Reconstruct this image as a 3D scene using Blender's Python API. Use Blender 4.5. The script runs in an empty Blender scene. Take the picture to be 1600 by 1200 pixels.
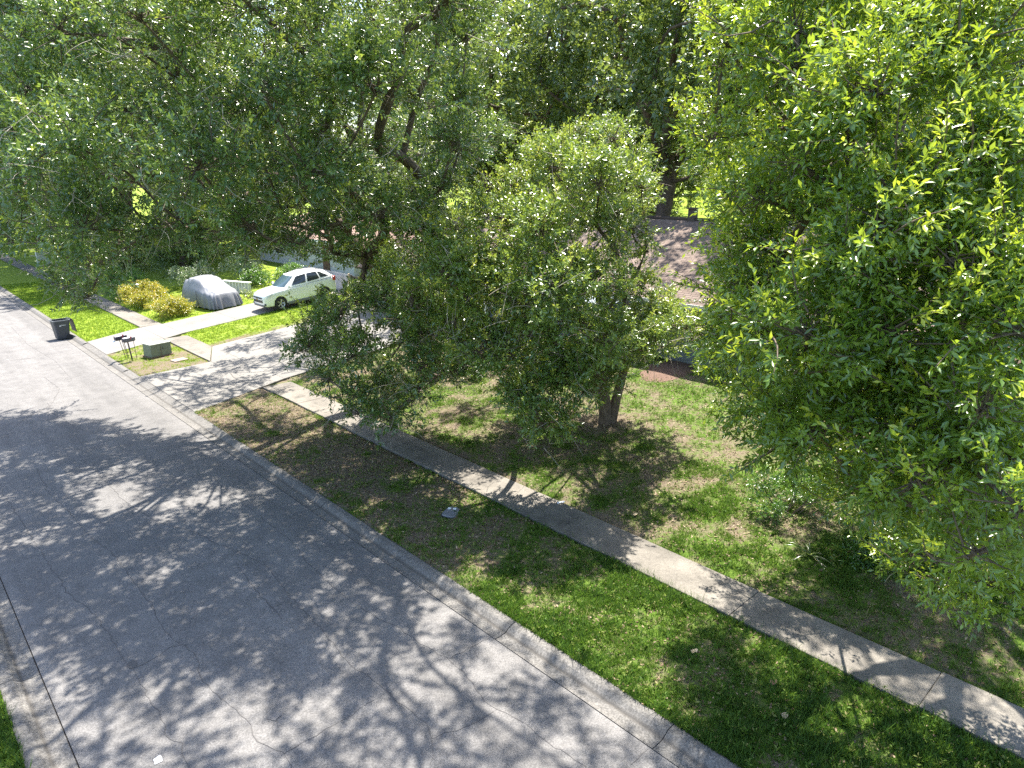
import bpy, bmesh, math, random
import numpy as np
from mathutils import Vector, Matrix

R = math.radians
rnd = random.Random(7)
scene = bpy.context.scene
C = scene.collection

# ---------------------------------------------------------------- camera, sky, sun, exposure
# world: +Y runs along the street away from the viewer, +X towards the houses, z = 0 the road surface
YAW, PITCH, CAM_H = 43.24, 16.65, 8.6
cam_data = bpy.data.cameras.new('camera')
cam_data.sensor_width = 36.0
cam_data.lens = 24.3
cam_data.clip_end = 2000
cam = bpy.data.objects.new('camera', cam_data)
C.objects.link(cam)
cam.location = (0, 0, CAM_H)
cam.rotation_euler = (R(90 - PITCH), 0, R(-YAW))
scene.camera = cam

SUN_AZ, SUN_EL = 52.0, 66.0
world = bpy.data.worlds.new('World')
scene.world = world
world.use_nodes = True
wn = world.node_tree.nodes
bg = wn['Background']
sky = wn.new('ShaderNodeTexSky')
sky.sky_type = 'NISHITA'
sky.sun_disc = False
sky.sun_elevation = R(SUN_EL)
sky.sun_rotation = R(SUN_AZ)
sky.air_density = 1.0
sky.dust_density = 1.5
bg.inputs['Strength'].default_value = 0.14
world.node_tree.links.new(sky.outputs[0], bg.inputs[0])
sun_data = bpy.data.lights.new('sun', 'SUN')
sun_data.energy = 5.0
sun_data.angle = R(0.53)
sun_data.color = (1.0, 0.95, 0.86)
sun = bpy.data.objects.new('sun', sun_data)
C.objects.link(sun)
sdir = Vector((math.sin(R(SUN_AZ)) * math.cos(R(SUN_EL)), math.cos(R(SUN_AZ)) * math.cos(R(SUN_EL)), math.sin(R(SUN_EL))))
sun.rotation_euler = sdir.to_track_quat('Z', 'Y').to_euler()
sun.location = (30, 25, 60)

vs = scene.view_settings
vs.view_transform = 'Standard'
vs.look = 'None'
vs.exposure = 1.8
vs.gamma = 1.0
vs.use_curve_mapping = False
scene.cycles.max_bounces = 8
scene.cycles.transparent_max_bounces = 8
scene.cycles.use_denoising = False
scene.cycles.use_adaptive_sampling = True

# ---------------------------------------------------------------- helpers
def tag(o, label=None, cat=None, group=None, kind=None):
    if label: o['label'] = label
    if cat: o['category'] = cat
    if group: o['group'] = group
    if kind: o['kind'] = kind
    return o

def empty(name, loc=(0, 0, 0), rz=0.0):
    o = bpy.data.objects.new(name, None)
    o.empty_display_size = 0.2
    o.location = loc
    o.rotation_euler = (0, 0, rz)
    C.objects.link(o)
    return o

def add(name, me, mat=None, parent=None):
    if mat is not None and not me.materials:
        me.materials.append(mat)
    o = bpy.data.objects.new(name, me)
    C.objects.link(o)
    if parent is not None:
        o.parent = parent
    return o

def np_mesh(name, V, F, smooth=False):
    V = np.ascontiguousarray(V, dtype=np.float32)
    F = np.ascontiguousarray(F, dtype=np.int32)
    n, k = F.shape
    me = bpy.data.meshes.new(name)
    me.vertices.add(len(V))
    me.vertices.foreach_set('co', V.ravel())
    me.loops.add(n * k)
    me.loops.foreach_set('vertex_index', F.ravel())
    me.polygons.add(n)
    me.polygons.foreach_set('loop_start', np.arange(n, dtype=np.int32) * k)
    me.polygons.foreach_set('loop_total', np.full(n, k, dtype=np.int32))
    if smooth:
        me.polygons.foreach_set('use_smooth', np.ones(n, dtype=bool))
    me.update(calc_edges=True)
    return me

def attr(me, name, vals):
    a = me.attributes.new(name, 'FLOAT', 'POINT')
    a.data.foreach_set('value', np.ascontiguousarray(vals, dtype=np.float32))

class MB:
    """collects faces for one mesh"""
    def __init__(s): s.v = []; s.f = []
    def face(s, pts):
        i = len(s.v); s.v += [tuple(p) for p in pts]; s.f.append(tuple(range(i, i + len(pts)))); return s
    def box(s, c, d, rz=0.0, taper=1.0, M=None):
        hx, hy, hz = d[0] / 2, d[1] / 2, d[2] / 2
        i = len(s.v)
        for z in (-1, 1):
            t = taper if z > 0 else 1.0
            for x, y in ((-1, -1), (1, -1), (1, 1), (-1, 1)):
                p = Vector((x * hx * t, y * hy * t, z * hz))
                if rz: p = Matrix.Rotation(rz, 3, 'Z') @ p
                if M is not None: p = M @ p
                s.v.append((p.x + c[0], p.y + c[1], p.z + c[2]))
        s.f += [(i + 3, i + 2, i + 1, i), (i + 4, i + 5, i + 6, i + 7), (i, i + 1, i + 5, i + 4), (i + 1, i + 2, i + 6, i + 5), (i + 2, i + 3, i + 7, i + 6), (i + 3, i, i + 4, i + 7)]
        return s
    def tube(s, pts, radii, n=8, cap=True):
        pts = [Vector(p) for p in pts]
        if not hasattr(radii, '__len__'): radii = [radii] * len(pts)
        base = len(s.v); ref = None
        for k, p in enumerate(pts):
            d = (pts[min(k + 1, len(pts) - 1)] - pts[max(k - 1, 0)]).normalized()
            if ref is None or abs(ref.dot(d)) > .95:
                ref = Vector((0, 0, 1)) if abs(d.z) < .8 else Vector((1, 0, 0))
            a = d.cross(ref).normalized(); b = d.cross(a); ref = -b if False else ref
            for j in range(n):
                t = 2 * math.pi * j / n
                q = p + (a * math.cos(t) + b * math.sin(t)) * radii[k]
                s.v.append(tuple(q))
        for k in range(len(pts) - 1):
            for j in range(n):
                j2 = (j + 1) % n
                s.f.append((base + k * n + j, base + k * n + j2, base + (k + 1) * n + j2, base + (k + 1) * n + j))
        if cap:
            s.f.append(tuple(base + j for j in range(n))[::-1])
            s.f.append(tuple(base + (len(pts) - 1) * n + j for j in range(n)))
        return s
    def lathe(s, prof, n=24, axis='Y', c=(0, 0, 0)):
        base = len(s.v)
        for r_, h in prof:
            for j in range(n):
                t = 2 * math.pi * j / n
                if axis == 'Y': q = (r_ * math.cos(t), h, r_ * math.sin(t))
                else: q = (r_ * math.cos(t), r_ * math.sin(t), h)
                s.v.append((q[0] + c[0], q[1] + c[1], q[2] + c[2]))
        for k in range(len(prof) - 1):
            for j in range(n):
                j2 = (j + 1) % n
                s.f.append((base + k * n + j, base + k * n + j2, base + (k + 1) * n + j2, base + (k + 1) * n + j))
        return s
    def mesh(s, name, smooth=False, bevel=0.0, seg=2, weld=False, subd=0):
        me = bpy.data.meshes.new(name)
        me.from_pydata(s.v, [], s.f)
        bm = bmesh.new(); bm.from_mesh(me)
        if weld or bevel or subd: bmesh.ops.remove_doubles(bm, verts=bm.verts, dist=1e-5)
        bmesh.ops.recalc_face_normals(bm, faces=bm.faces)
        if bevel:
            bmesh.ops.bevel(bm, geom=[e for e in bm.edges if e.is_manifold and e.calc_face_angle(0) > .5], offset=bevel, segments=seg, profile=.6, affect='EDGES')
        for f_ in bm.faces: f_.smooth = smooth
        bm.to_mesh(me); bm.free(); me.update()
        return me
    def build(s, name, mat, parent=None, **k):
        return add(name, s.mesh(name, **k), mat, parent)

def evaluated(o):
    dg = bpy.context.evaluated_depsgraph_get()
    me = bpy.data.meshes.new_from_object(o.evaluated_get(dg))
    o.modifiers.clear(); o.data = me
    return o

def vnoise(x, y, seed=0):
    """value noise, vectorised, 0..1"""
    x = np.asarray(x, float); y = np.asarray(y, float)
    xi = np.floor(x).astype(np.int64); yi = np.floor(y).astype(np.int64)
    fx = x - xi; fy = y - yi; fx = fx * fx * (3 - 2 * fx); fy = fy * fy * (3 - 2 * fy)
    def h(a, b):
        n = (a * 374761393 + b * 668265263 + seed * 974711) & 0x7fffffff
        n = ((n ^ (n >> 13)) * 1274126177) & 0x7fffffff
        return ((n ^ (n >> 16)) & 0xffff) / 65535.0
    return (h(xi, yi) * (1 - fx) + h(xi + 1, yi) * fx) * (1 - fy) + (h(xi, yi + 1) * (1 - fx) + h(xi + 1, yi + 1) * fx) * fy

def fbm(x, y, seed=0, o=4):
    t = 0; a = .5; s_ = 0
    for k in range(o):
        t = t + a * vnoise(x * 2 ** k, y * 2 ** k, seed + k); s_ += a; a *= .5
    return t / s_

# ---------------------------------------------------------------- materials
def nodes_of(name):
    m = bpy.data.materials.new(name); m.use_nodes = True
    return m, m.node_tree, m.node_tree.nodes, m.node_tree.links, m.node_tree.nodes['Principled BSDF']

def plain(name, col, rough=.6, metal=0.0, var=.12, scale=6.0, bump=0.0, spec=.5, coat=0.0, bscale=None):
    m, t, N, L, b = nodes_of(name)
    tc = N.new('ShaderNodeTexCoord'); nz = N.new('ShaderNodeTexNoise')
    nz.inputs['Scale'].default_value = scale; nz.inputs['Detail'].default_value = 6; nz.inputs['Roughness'].default_value = .65
    L.new(tc.outputs['Object'], nz.inputs['Vector'])
    r = N.new('ShaderNodeValToRGB')
    r.color_ramp.elements[0].position = .3; r.color_ramp.elements[1].position = .7
    r.color_ramp.elements[0].color = tuple(c * (1 - var) for c in col) + (1,)
    r.color_ramp.elements[1].color = tuple(min(1, c * (1 + var)) for c in col) + (1,)
    L.new(nz.outputs['Fac'], r.inputs['Fac']); L.new(r.outputs['Color'], b.inputs['Base Color'])
    b.inputs['Roughness'].default_value = rough; b.inputs['Metallic'].default_value = metal
    b.inputs['Specular IOR Level'].default_value = spec; b.inputs['Coat Weight'].default_value = coat
    if bump:
        bp = N.new('ShaderNodeBump'); bp.inputs['Strength'].default_value = bump; bp.inputs['Distance'].default_value = .02
        n2 = N.new('ShaderNodeTexNoise'); n2.inputs['Scale'].default_value = bscale or scale * 6; n2.inputs['Detail'].default_value = 5
        L.new(tc.outputs['Object'], n2.inputs['Vector']); L.new(n2.outputs['Fac'], bp.inputs['Height']); L.new(bp.outputs['Normal'], b.inputs['Normal'])
    return m

def mineral(name, base, dark, light, stain, speck=.35, big=.25, fine=90.0, bump=.25, rough=.85, stainamt=.5):
    """concrete / worn asphalt: large mottling, stains, aggregate speckle, fine bump (world coordinates)"""
    m, t, N, L, b = nodes_of(name)
    g = N.new('ShaderNodeNewGeometry')
    def noise(sc, det=6, ro=.6):
        n = N.new('ShaderNodeTexNoise'); n.inputs['Scale'].default_value = sc; n.inputs['Detail'].default_value = det; n.inputs['Roughness'].default_value = ro
        L.new(g.outputs['Position'], n.inputs['Vector']); return n
    def ramp(src, p0, p1, c0, c1):
        r = N.new('ShaderNodeValToRGB'); e = r.color_ramp.elements
        e[0].position = p0; e[1].position = p1; e[0].color = (*c0, 1); e[1].color = (*c1, 1)
        L.new(src, r.inputs['Fac']); return r.outputs['Color']
    def mix(fac, a, c, mode='MIX'):
        x = N.new('ShaderNodeMix'); x.data_type = 'RGBA'; x.blend_type = mode
        if hasattr(fac, 'links'): L.new(fac, x.inputs[0])
        else: x.inputs[0].default_value = fac
        L.new(a, x.inputs[6]); L.new(c, x.inputs[7]); return x.outputs[2]
    body = ramp(noise(big, 8, .7).outputs['Fac'], .35, .65, dark, light)
    mid = ramp(noise(big * 9, 7, .7).outputs['Fac'], .3, .7, dark, base)
    col = mix(.5, body, mid)
    st = ramp(noise(big * 2.3, 9, .75).outputs['Fac'], .55, .72, (0, 0, 0), (stainamt,) * 3)
    sc_ = N.new('ShaderNodeRGB'); sc_.outputs[0].default_value = (*stain, 1)
    col = mix(st, col, sc_.outputs[0])
    fn = noise(fine, 3, .7)
    sp = ramp(fn.outputs['Fac'], .33, .67, (1 - speck,) * 3, (1 + speck * .0,) * 3)
    col = mix(1.0, col, sp, 'MULTIPLY')
    L.new(col, b.inputs['Base Color'])
    b.inputs['Roughness'].default_value = rough; b.inputs['Specular IOR Level'].default_value = .3
    bp = N.new('ShaderNodeBump'); bp.inputs['Strength'].default_value = bump; bp.inputs['Distance'].default_value = .01
    L.new(fn.outputs['Fac'], bp.inputs['Height']); L.new(bp.outputs['Normal'], b.inputs['Normal'])
    return m

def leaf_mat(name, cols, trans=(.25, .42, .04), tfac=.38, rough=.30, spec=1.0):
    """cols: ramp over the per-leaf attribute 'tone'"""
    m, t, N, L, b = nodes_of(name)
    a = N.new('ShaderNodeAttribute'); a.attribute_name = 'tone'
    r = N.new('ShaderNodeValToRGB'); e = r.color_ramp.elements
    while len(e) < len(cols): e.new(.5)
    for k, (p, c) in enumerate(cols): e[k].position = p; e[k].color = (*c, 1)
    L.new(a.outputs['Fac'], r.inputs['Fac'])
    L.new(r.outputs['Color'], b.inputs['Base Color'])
    b.inputs['Roughness'].default_value = rough; b.inputs['Specular IOR Level'].default_value = spec
    tr = N.new('ShaderNodeBsdfTranslucent')
    mu = N.new('ShaderNodeMix'); mu.data_type = 'RGBA'; mu.blend_type = 'MIX'; mu.inputs[0].default_value = .5
    L.new(r.outputs['Color'], mu.inputs[6]); mu.inputs[7].default_value = (*trans, 1)
    L.new(mu.outputs[2], tr.inputs['Color'])
    mx = N.new('ShaderNodeMixShader'); mx.inputs[0].default_value = tfac
    L.new(b.outputs[0], mx.inputs[1]); L.new(tr.outputs[0], mx.inputs[2])
    L.new(mx.outputs[0], N['Material Output'].inputs['Surface'])
    return m

M = {}
M['road'] = mineral('worn_asphalt', (0.202, 0.192, 0.184), (0.163, 0.156, 0.152), (0.230, 0.219, 0.210), (0.128, 0.123, 0.122), speck=.5, big=.22, fine=34, bump=.4, stainamt=.55)
def streaks(m):
    t = m.node_tree; N = t.nodes; L = t.links; b = N['Principled BSDF']; src = b.inputs['Base Color'].links[0].from_socket
    g = N.new('ShaderNodeNewGeometry'); mp = N.new('ShaderNodeMapping'); mp.inputs['Scale'].default_value = (1.1, .05, 1); L.new(g.outputs['Position'], mp.inputs['Vector'])
    nz = N.new('ShaderNodeTexNoise'); nz.inputs['Scale'].default_value = 1.0; nz.inputs['Detail'].default_value = 5; nz.inputs['Roughness'].default_value = .6; L.new(mp.outputs[0], nz.inputs['Vector'])
    n2 = N.new('ShaderNodeTexNoise'); n2.inputs['Scale'].default_value = 1.7; n2.inputs['Detail'].default_value = 10; n2.inputs['Roughness'].default_value = .78; L.new(g.outputs['Position'], n2.inputs['Vector'])
    def ramp(s, p0, p1_, a, c):
        r = N.new('ShaderNodeValToRGB'); e = r.color_ramp.elements; e[0].position = p0; e[1].position = p1_; e[0].color = (a, a, a, 1); e[1].color = (c, c, c, 1); L.new(s, r.inputs['Fac']); return r.outputs['Color']
    col = src
    for f_ in (ramp(nz.outputs['Fac'], .35, .65, .84, 1.08), ramp(n2.outputs['Fac'], .36, .56, .80, 1.04)):
        x = N.new('ShaderNodeMix'); x.data_type = 'RGBA'; x.blend_type = 'MULTIPLY'; x.inputs[0].default_value = 1; L.new(col, x.inputs[6]); L.new(f_, x.inputs[7]); col = x.outputs[2]
    L.new(col, b.inputs['Base Color'])
streaks(M['road'])
M['kerb'] = mineral('kerb_concrete', (0.230, 0.214, 0.196), (0.145, 0.138, 0.128), (0.264, 0.246, 0.225), (0.085, 0.082, 0.076), speck=.62, big=.5, fine=26, bump=.6, stainamt=.65)
def crease(m):
    """dirt settled along the crease between gutter pan and kerb (object x about .28) and at the outer edge"""
    t = m.node_tree; N = t.nodes; L = t.links; b = N['Principled BSDF']
    src = b.inputs['Base Color'].links[0].from_socket
    tc = N.new('ShaderNodeTexCoord'); sx = N.new('ShaderNodeSeparateXYZ'); L.new(tc.outputs['Object'], sx.inputs[0])
    g = N.new('ShaderNodeNewGeometry'); nz = N.new('ShaderNodeTexNoise'); nz.inputs['Scale'].default_value = 3.5; nz.inputs['Detail'].default_value = 7; L.new(g.outputs['Position'], nz.inputs['Vector'])
    ad = N.new('ShaderNodeMath'); ad.operation = 'MULTIPLY_ADD'; L.new(nz.outputs['Fac'], ad.inputs[0]); ad.inputs[1].default_value = .05; L.new(sx.outputs['X'], ad.inputs[2])
    r = N.new('ShaderNodeValToRGB'); e = r.color_ramp.elements
    while len(e) < 6: e.new(.5)
    for k, (p, v) in enumerate([(.25, 0), (.295, .8), (.315, .85), (.36, 0), (.57, 0), (.66, .6)]): e[k].position = p; e[k].color = (v, v, v, 1)
    L.new(ad.outputs[0], r.inputs['Fac'])
    mx = N.new('ShaderNodeMix'); mx.data_type = 'RGBA'; L.new(r.outputs['Color'], mx.inputs[0]); L.new(src, mx.inputs[6]); mx.inputs[7].default_value = (.075, .068, .06, 1)
    L.new(mx.outputs[2], b.inputs['Base Color'])
crease(M['kerb'])
M['walk'] = mineral('sidewalk_concrete', (0.246, 0.223, 0.189), (0.145, 0.130, 0.111), (0.289, 0.260, 0.221), (0.072, 0.065, 0.056), speck=.38, big=.42, fine=36, bump=.35, stainamt=.8)
streaks(M['walk'])
M['drive'] = mineral('driveway_concrete', (0.221, 0.207, 0.189), (0.172, 0.162, 0.148), (0.254, 0.238, 0.217), (0.115, 0.107, 0.098), speck=.3, big=.3, fine=70, bump=.25, stainamt=.5)
M['joint'] = plain('joint_dirt', (.045, .04, .034), .95)
M['crack'] = plain('crack_fill', (.085, .08, .077), .95)
M['stain'] = plain('oil_stain', (.11, .105, .105), .7)
M['bark'] = plain('oak_bark', (.115, .085, .064), .95, var=.45, scale=5, bump=1.0, bscale=22)
M['twig'] = plain('twig_bark', (.36, .315, .26), .9, var=.3, scale=4)
M['moss'] = plain('mossy_bark', (.11, .10, .05), .95, var=.45, scale=4, bump=1.0, bscale=22)
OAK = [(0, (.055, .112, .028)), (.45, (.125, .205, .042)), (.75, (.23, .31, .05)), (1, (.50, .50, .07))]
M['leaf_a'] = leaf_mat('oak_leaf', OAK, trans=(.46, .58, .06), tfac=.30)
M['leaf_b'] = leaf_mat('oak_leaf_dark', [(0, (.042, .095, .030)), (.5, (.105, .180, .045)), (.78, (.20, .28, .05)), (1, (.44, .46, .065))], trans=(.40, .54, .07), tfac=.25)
M['leaf_r'] = leaf_mat('oak_leaf_bright', [(0, (.045, .105, .018)), (.45, (.12, .215, .026)), (.75, (.24, .35, .030)), (1, (.50, .53, .045))], trans=(.58, .70, .04), tfac=.34)
M['leaf_far'] = leaf_mat('far_leaf', [(0, (.042, .085, .030)), (.5, (.12, .185, .048)), (.8, (.22, .28, .06)), (1, (.38, .40, .07))], trans=(.42, .52, .06), tfac=.30)
M['leaf_yellow'] = leaf_mat('yellow_shrub_leaf', [(0, (0.068, 0.119, 0.017)), (.4, (0.187, 0.238, 0.025)), (.7, (0.425, 0.383, 0.043)), (1, (0.561, 0.374, 0.060))], trans=(0.680, 0.578, 0.043))
M['leaf_pale'] = leaf_mat('pale_shrub_leaf', [(0, (0.040, 0.088, 0.032)), (.5, (0.128, 0.192, 0.080)), (.8, (0.400, 0.416, 0.288)), (1, (0.576, 0.560, 0.464))])
M['leaf_green'] = leaf_mat('green_shrub_leaf', [(0, (.02, .07, .015)), (.5, (.05, .14, .02)), (1, (.14, .25, .04))])
M['strap'] = leaf_mat('strap_leaf', [(0, (.05, .10, .03)), (.5, (.13, .18, .06)), (1, (.42, .37, .20))])
M['grass'] = leaf_mat('grass_blade', [(0, (0.041, 0.090, 0.011)), (.4, (0.077, 0.149, 0.014)), (.7, (0.144, 0.198, 0.027)), (1, (0.306, 0.261, 0.117))], trans=(0.198, 0.360, 0.027), tfac=.3, rough=.6, spec=.25)
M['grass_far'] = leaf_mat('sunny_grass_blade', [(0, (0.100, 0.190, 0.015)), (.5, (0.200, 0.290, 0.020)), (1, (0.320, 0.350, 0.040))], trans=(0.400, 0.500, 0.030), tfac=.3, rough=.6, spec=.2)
M['litter'] = leaf_mat('dead_leaf', [(0, (0.081, 0.050, 0.027)), (.5, (0.189, 0.126, 0.077)), (1, (0.378, 0.288, 0.198))], trans=(0.270, 0.180, 0.090), tfac=.15, rough=.7, spec=.3)

def ground_mat():
    m, t, N, L, b = nodes_of('lawn_soil')
    g = N.new('ShaderNodeNewGeometry'); a = N.new('ShaderNodeAttribute'); a.attribute_name = 'lush'
    y = N.new('ShaderNodeAttribute'); y.attribute_name = 'sunny'
    def noise(sc, det=6, ro=.65):
        n = N.new('ShaderNodeTexNoise'); n.inputs['Scale'].default_value = sc; n.inputs['Detail'].default_value = det; n.inputs['Roughness'].default_value = ro
        L.new(g.outputs['Position'], n.inputs['Vector']); return n.outputs['Fac']
    def ramp(src, stops):
        r = N.new('ShaderNodeValToRGB'); e = r.color_ramp.elements
        while len(e) < len(stops): e.new(.5)
        for k, (p, c) in enumerate(stops): e[k].position = p; e[k].color = (*c, 1)
        L.new(src, r.inputs['Fac']); return r.outputs['Color']
    def mix(f_, p, q):
        x = N.new('ShaderNodeMix'); x.data_type = 'RGBA'; L.new(f_, x.inputs[0]); L.new(p, x.inputs[6]); L.new(q, x.inputs[7]); return x.outputs[2]
    fine = noise(34, 5, .75)
    soil = ramp(fine, [(.28, (0.047, 0.037, 0.026)), (.45, (0.116, 0.091, 0.064)), (.6, (0.172, 0.139, 0.096)), (.75, (0.292, 0.249, 0.172))])
    grs = ramp(noise(26, 6, .75), [(.25, (0.026, 0.055, 0.009)), (.5, (0.066, 0.119, 0.014)), (.75, (0.150, 0.176, 0.035))])
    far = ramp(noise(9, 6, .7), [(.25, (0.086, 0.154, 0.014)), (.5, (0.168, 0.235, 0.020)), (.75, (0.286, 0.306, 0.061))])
    ma = N.new('ShaderNodeMath'); ma.operation = 'ADD'; L.new(a.outputs['Fac'], ma.inputs[0])
    mm = N.new('ShaderNodeMath'); mm.operation = 'MULTIPLY_ADD'; L.new(noise(5, 6, .7), mm.inputs[0]); mm.inputs[1].default_value = 1.7; mm.inputs[2].default_value = -.85
    L.new(mm.outputs[0], ma.inputs[1])
    fac = ramp(ma.outputs[0], [(.30, (0, 0, 0)), (.75, (1, 1, 1))])
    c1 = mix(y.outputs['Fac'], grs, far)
    L.new(mix(fac, soil, c1), b.inputs['Base Color'])
    b.inputs['Roughness'].default_value = .95; b.inputs['Specular IOR Level'].default_value = .15
    bp = N.new('ShaderNodeBump'); bp.inputs['Strength'].default_value = .7; bp.inputs['Distance'].default_value = .03
    L.new(fine, bp.inputs['Height']); L.new(bp.outputs['Normal'], b.inputs['Normal'])
    return m
M['ground'] = ground_mat()
# ---------------------------------------------------------------- the lie of the land
def smooth(t):
    t = np.clip(t, 0, 1); return t * t * (3 - 2 * t)

DRIVE_A = dict(right=[(8.2, 26.2), (11.43, 27.5), (12.67, 28.05), (22.0, 28.1)], left=[(8.2, 32.9), (11.43, 33.2), (12.67, 36.3), (22.0, 36.5)])
DRIVE_B = dict(right=[(8.2, 38.35), (11.43, 39.9), (12.67, 40.7), (26.0, 40.9)], left=[(8.2, 42.2), (11.43, 44.0), (12.67, 44.2), (26.0, 44.5)])
def edge_y(L, x):
    return np.interp(x, [p[0] for p in L], [p[1] for p in L])
def on_drive(x, y, m=0.0):
    o = np.zeros(np.shape(x), bool)
    for D, xm in ((DRIVE_A, 22.0), (DRIVE_B, 26.0)):
        o |= (y > edge_y(D['right'], x) - m) & (y < edge_y(D['left'], x) + m) & (x > 8.1) & (x < xm + m)
    return o

def terrain(x, y):
    x = np.asarray(x, float); y = np.asarray(y, float)
    hill = .13 + .10 * np.clip(x - 12.8, 0, 60) 
    z = np.where(x < 12.8, .09 + .04 * np.clip((x - 8.2) / 3.2, 0, 1), hill)
    pad = smooth((x - 21.5) / 2.0) * smooth((40 - x) / 4) * smooth((37.2 - y) / 1.5) * smooth((y - 0) / 3)
    z = z * (1 - pad) + 1.25 * pad
    pad2 = smooth((x - 24.5) / 2.0) * smooth((42 - x) / 4) * smooth((y - 43) / 2) * smooth((68 - y) / 3)
    z = z * (1 - pad2) + 1.35 * pad2
    z = np.where((x > .38) & (x < 8.17), -.15, z)
    z = np.where(x <= .38, .09 + .02 * np.clip(.38 - x, 0, 8), z)
    rough_ = (fbm(x * .9, y * .9, 3) - .5) * .07 * np.clip((np.abs(x - 4.3) - 4.1) / .5, 0, 1)
    under = ((x > 11.3) & (x < 12.85))
    z = z + np.where(under, -.06, rough_)
    return np.where(on_drive(x, y, -.12), z - .10, z)

def lush(x, y):
    """how much living grass grows here, 0..1, and how sunny-yellow it is"""
    x = np.asarray(x, float); y = np.asarray(y, float)
    verge = (x < 11.6)
    b = np.where(verge, .82 - .54 * smooth((y - 7.5) / 7), .56 - .08 * smooth((y - 6) / 6))
    b = np.where(verge & (y > 12) & (y < 16) & (x > 9.8), b + .14, b)
    b = np.where((x > 19) & (y < 30), .62, b)
    b = np.where(x < 2, .85, b)
    b = np.where((y > 33) & (y < 40) & (x < 11.6), .42 + .25 * smooth((y - 37.5) / 2) - .1 * smooth((35 - y) / 2), b)
    b = np.where((y > 36) & (x > 12.7), .88 - .6 * smooth((37.6 - y) / .9), b)
    b = np.where((y > 41) & (x < 11.6), 1.0, b)
    b = np.where((x > 30), .95, b)
    n = fbm(x * 1.5, y * 1.5, 11, 6) - .5
    l = np.clip(b + n * (1.15 - .5 * smooth((y - 40) / 4)), 0, 1)
    # worn patches: below the front oak and the red mulch bed by the porch
    l = l * smooth((np.hypot(x - 17.55, y - 14.0) - .3) / 1.0) * smooth((np.hypot((x - 23.0) / 1.5, (y - 15.2)) - .4) / .6)
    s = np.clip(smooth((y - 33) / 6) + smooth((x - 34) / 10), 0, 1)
    return l, s

def axis(parts):
    out = []
    for a, b_, st in parts:
        out += list(np.arange(a, b_ - 1e-6, st))
    return np.array(out + [parts[-1][1]])
gx = axis([(-220, -20, 25), (-20, -2, 3), (-2, .3, .23), (.36, .40, .04), (.44, 8.1, 1.5), (8.15, 8.19, .04), (8.23, 11.3, .2), (11.32, 11.42, .1), (11.5, 12.6, .5), (12.67, 12.87, .1), (12.97, 26, .26), (26, 44, 1.5), (44, 90, 5), (90, 420, 30)])
gy = axis([(-120, -10, 12), (-10, 30, .26), (30, 62, .4), (62, 110, 3), (110, 420, 25)])
GX, GY = np.meshgrid(gx, gy, indexing='ij')
GZ = terrain(GX, GY)
nx, ny = GX.shape
ii = np.arange(nx * ny).reshape(nx, ny)
GF = np.stack([ii[:-1, :-1], ii[1:, :-1], ii[1:, 1:], ii[:-1, 1:]], -1).reshape(-1, 4)
gme = np_mesh('ground', np.stack([GX, GY, GZ], -1).reshape(-1, 3), GF, smooth=True)
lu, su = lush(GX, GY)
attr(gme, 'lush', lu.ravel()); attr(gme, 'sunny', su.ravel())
tag(add('ground', gme, M['ground']), 'lawn soil sheet of the lots and verges', kind='structure')

# ---------------------------------------------------------------- road with cracks
ry = np.arange(-14, 171, 2.0); rx = np.array([.968, 2, 3, 4.28, 5.5, 6.5, 7.592])
RX, RY = np.meshgrid(rx, ry, indexing='ij')
RZ = .045 * (1 - ((RX - 4.28) / 3.32) ** 2)
rn, rm = RX.shape; ri = np.arange(rn * rm).reshape(rn, rm)
road = add('road', np_mesh('road', np.stack([RX, RY, RZ], -1).reshape(-1, 3), np.stack([ri[:-1, :-1], ri[1:, :-1], ri[1:, 1:], ri[:-1, 1:]], -1).reshape(-1, 4), True), M['road'])
tag(road, 'worn grey street surface with long cracks', kind='structure')
def roadz(x): return .045 * (1 - ((x - 4.28) / 3.32) ** 2)
bed = add('road_bed', MB().box((4.28, 78, -.055), (8.0, 190, .06)).mesh('road_bed'), M['joint'])
tag(bed, 'dark earth below the street joints', kind='structure')

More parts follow.
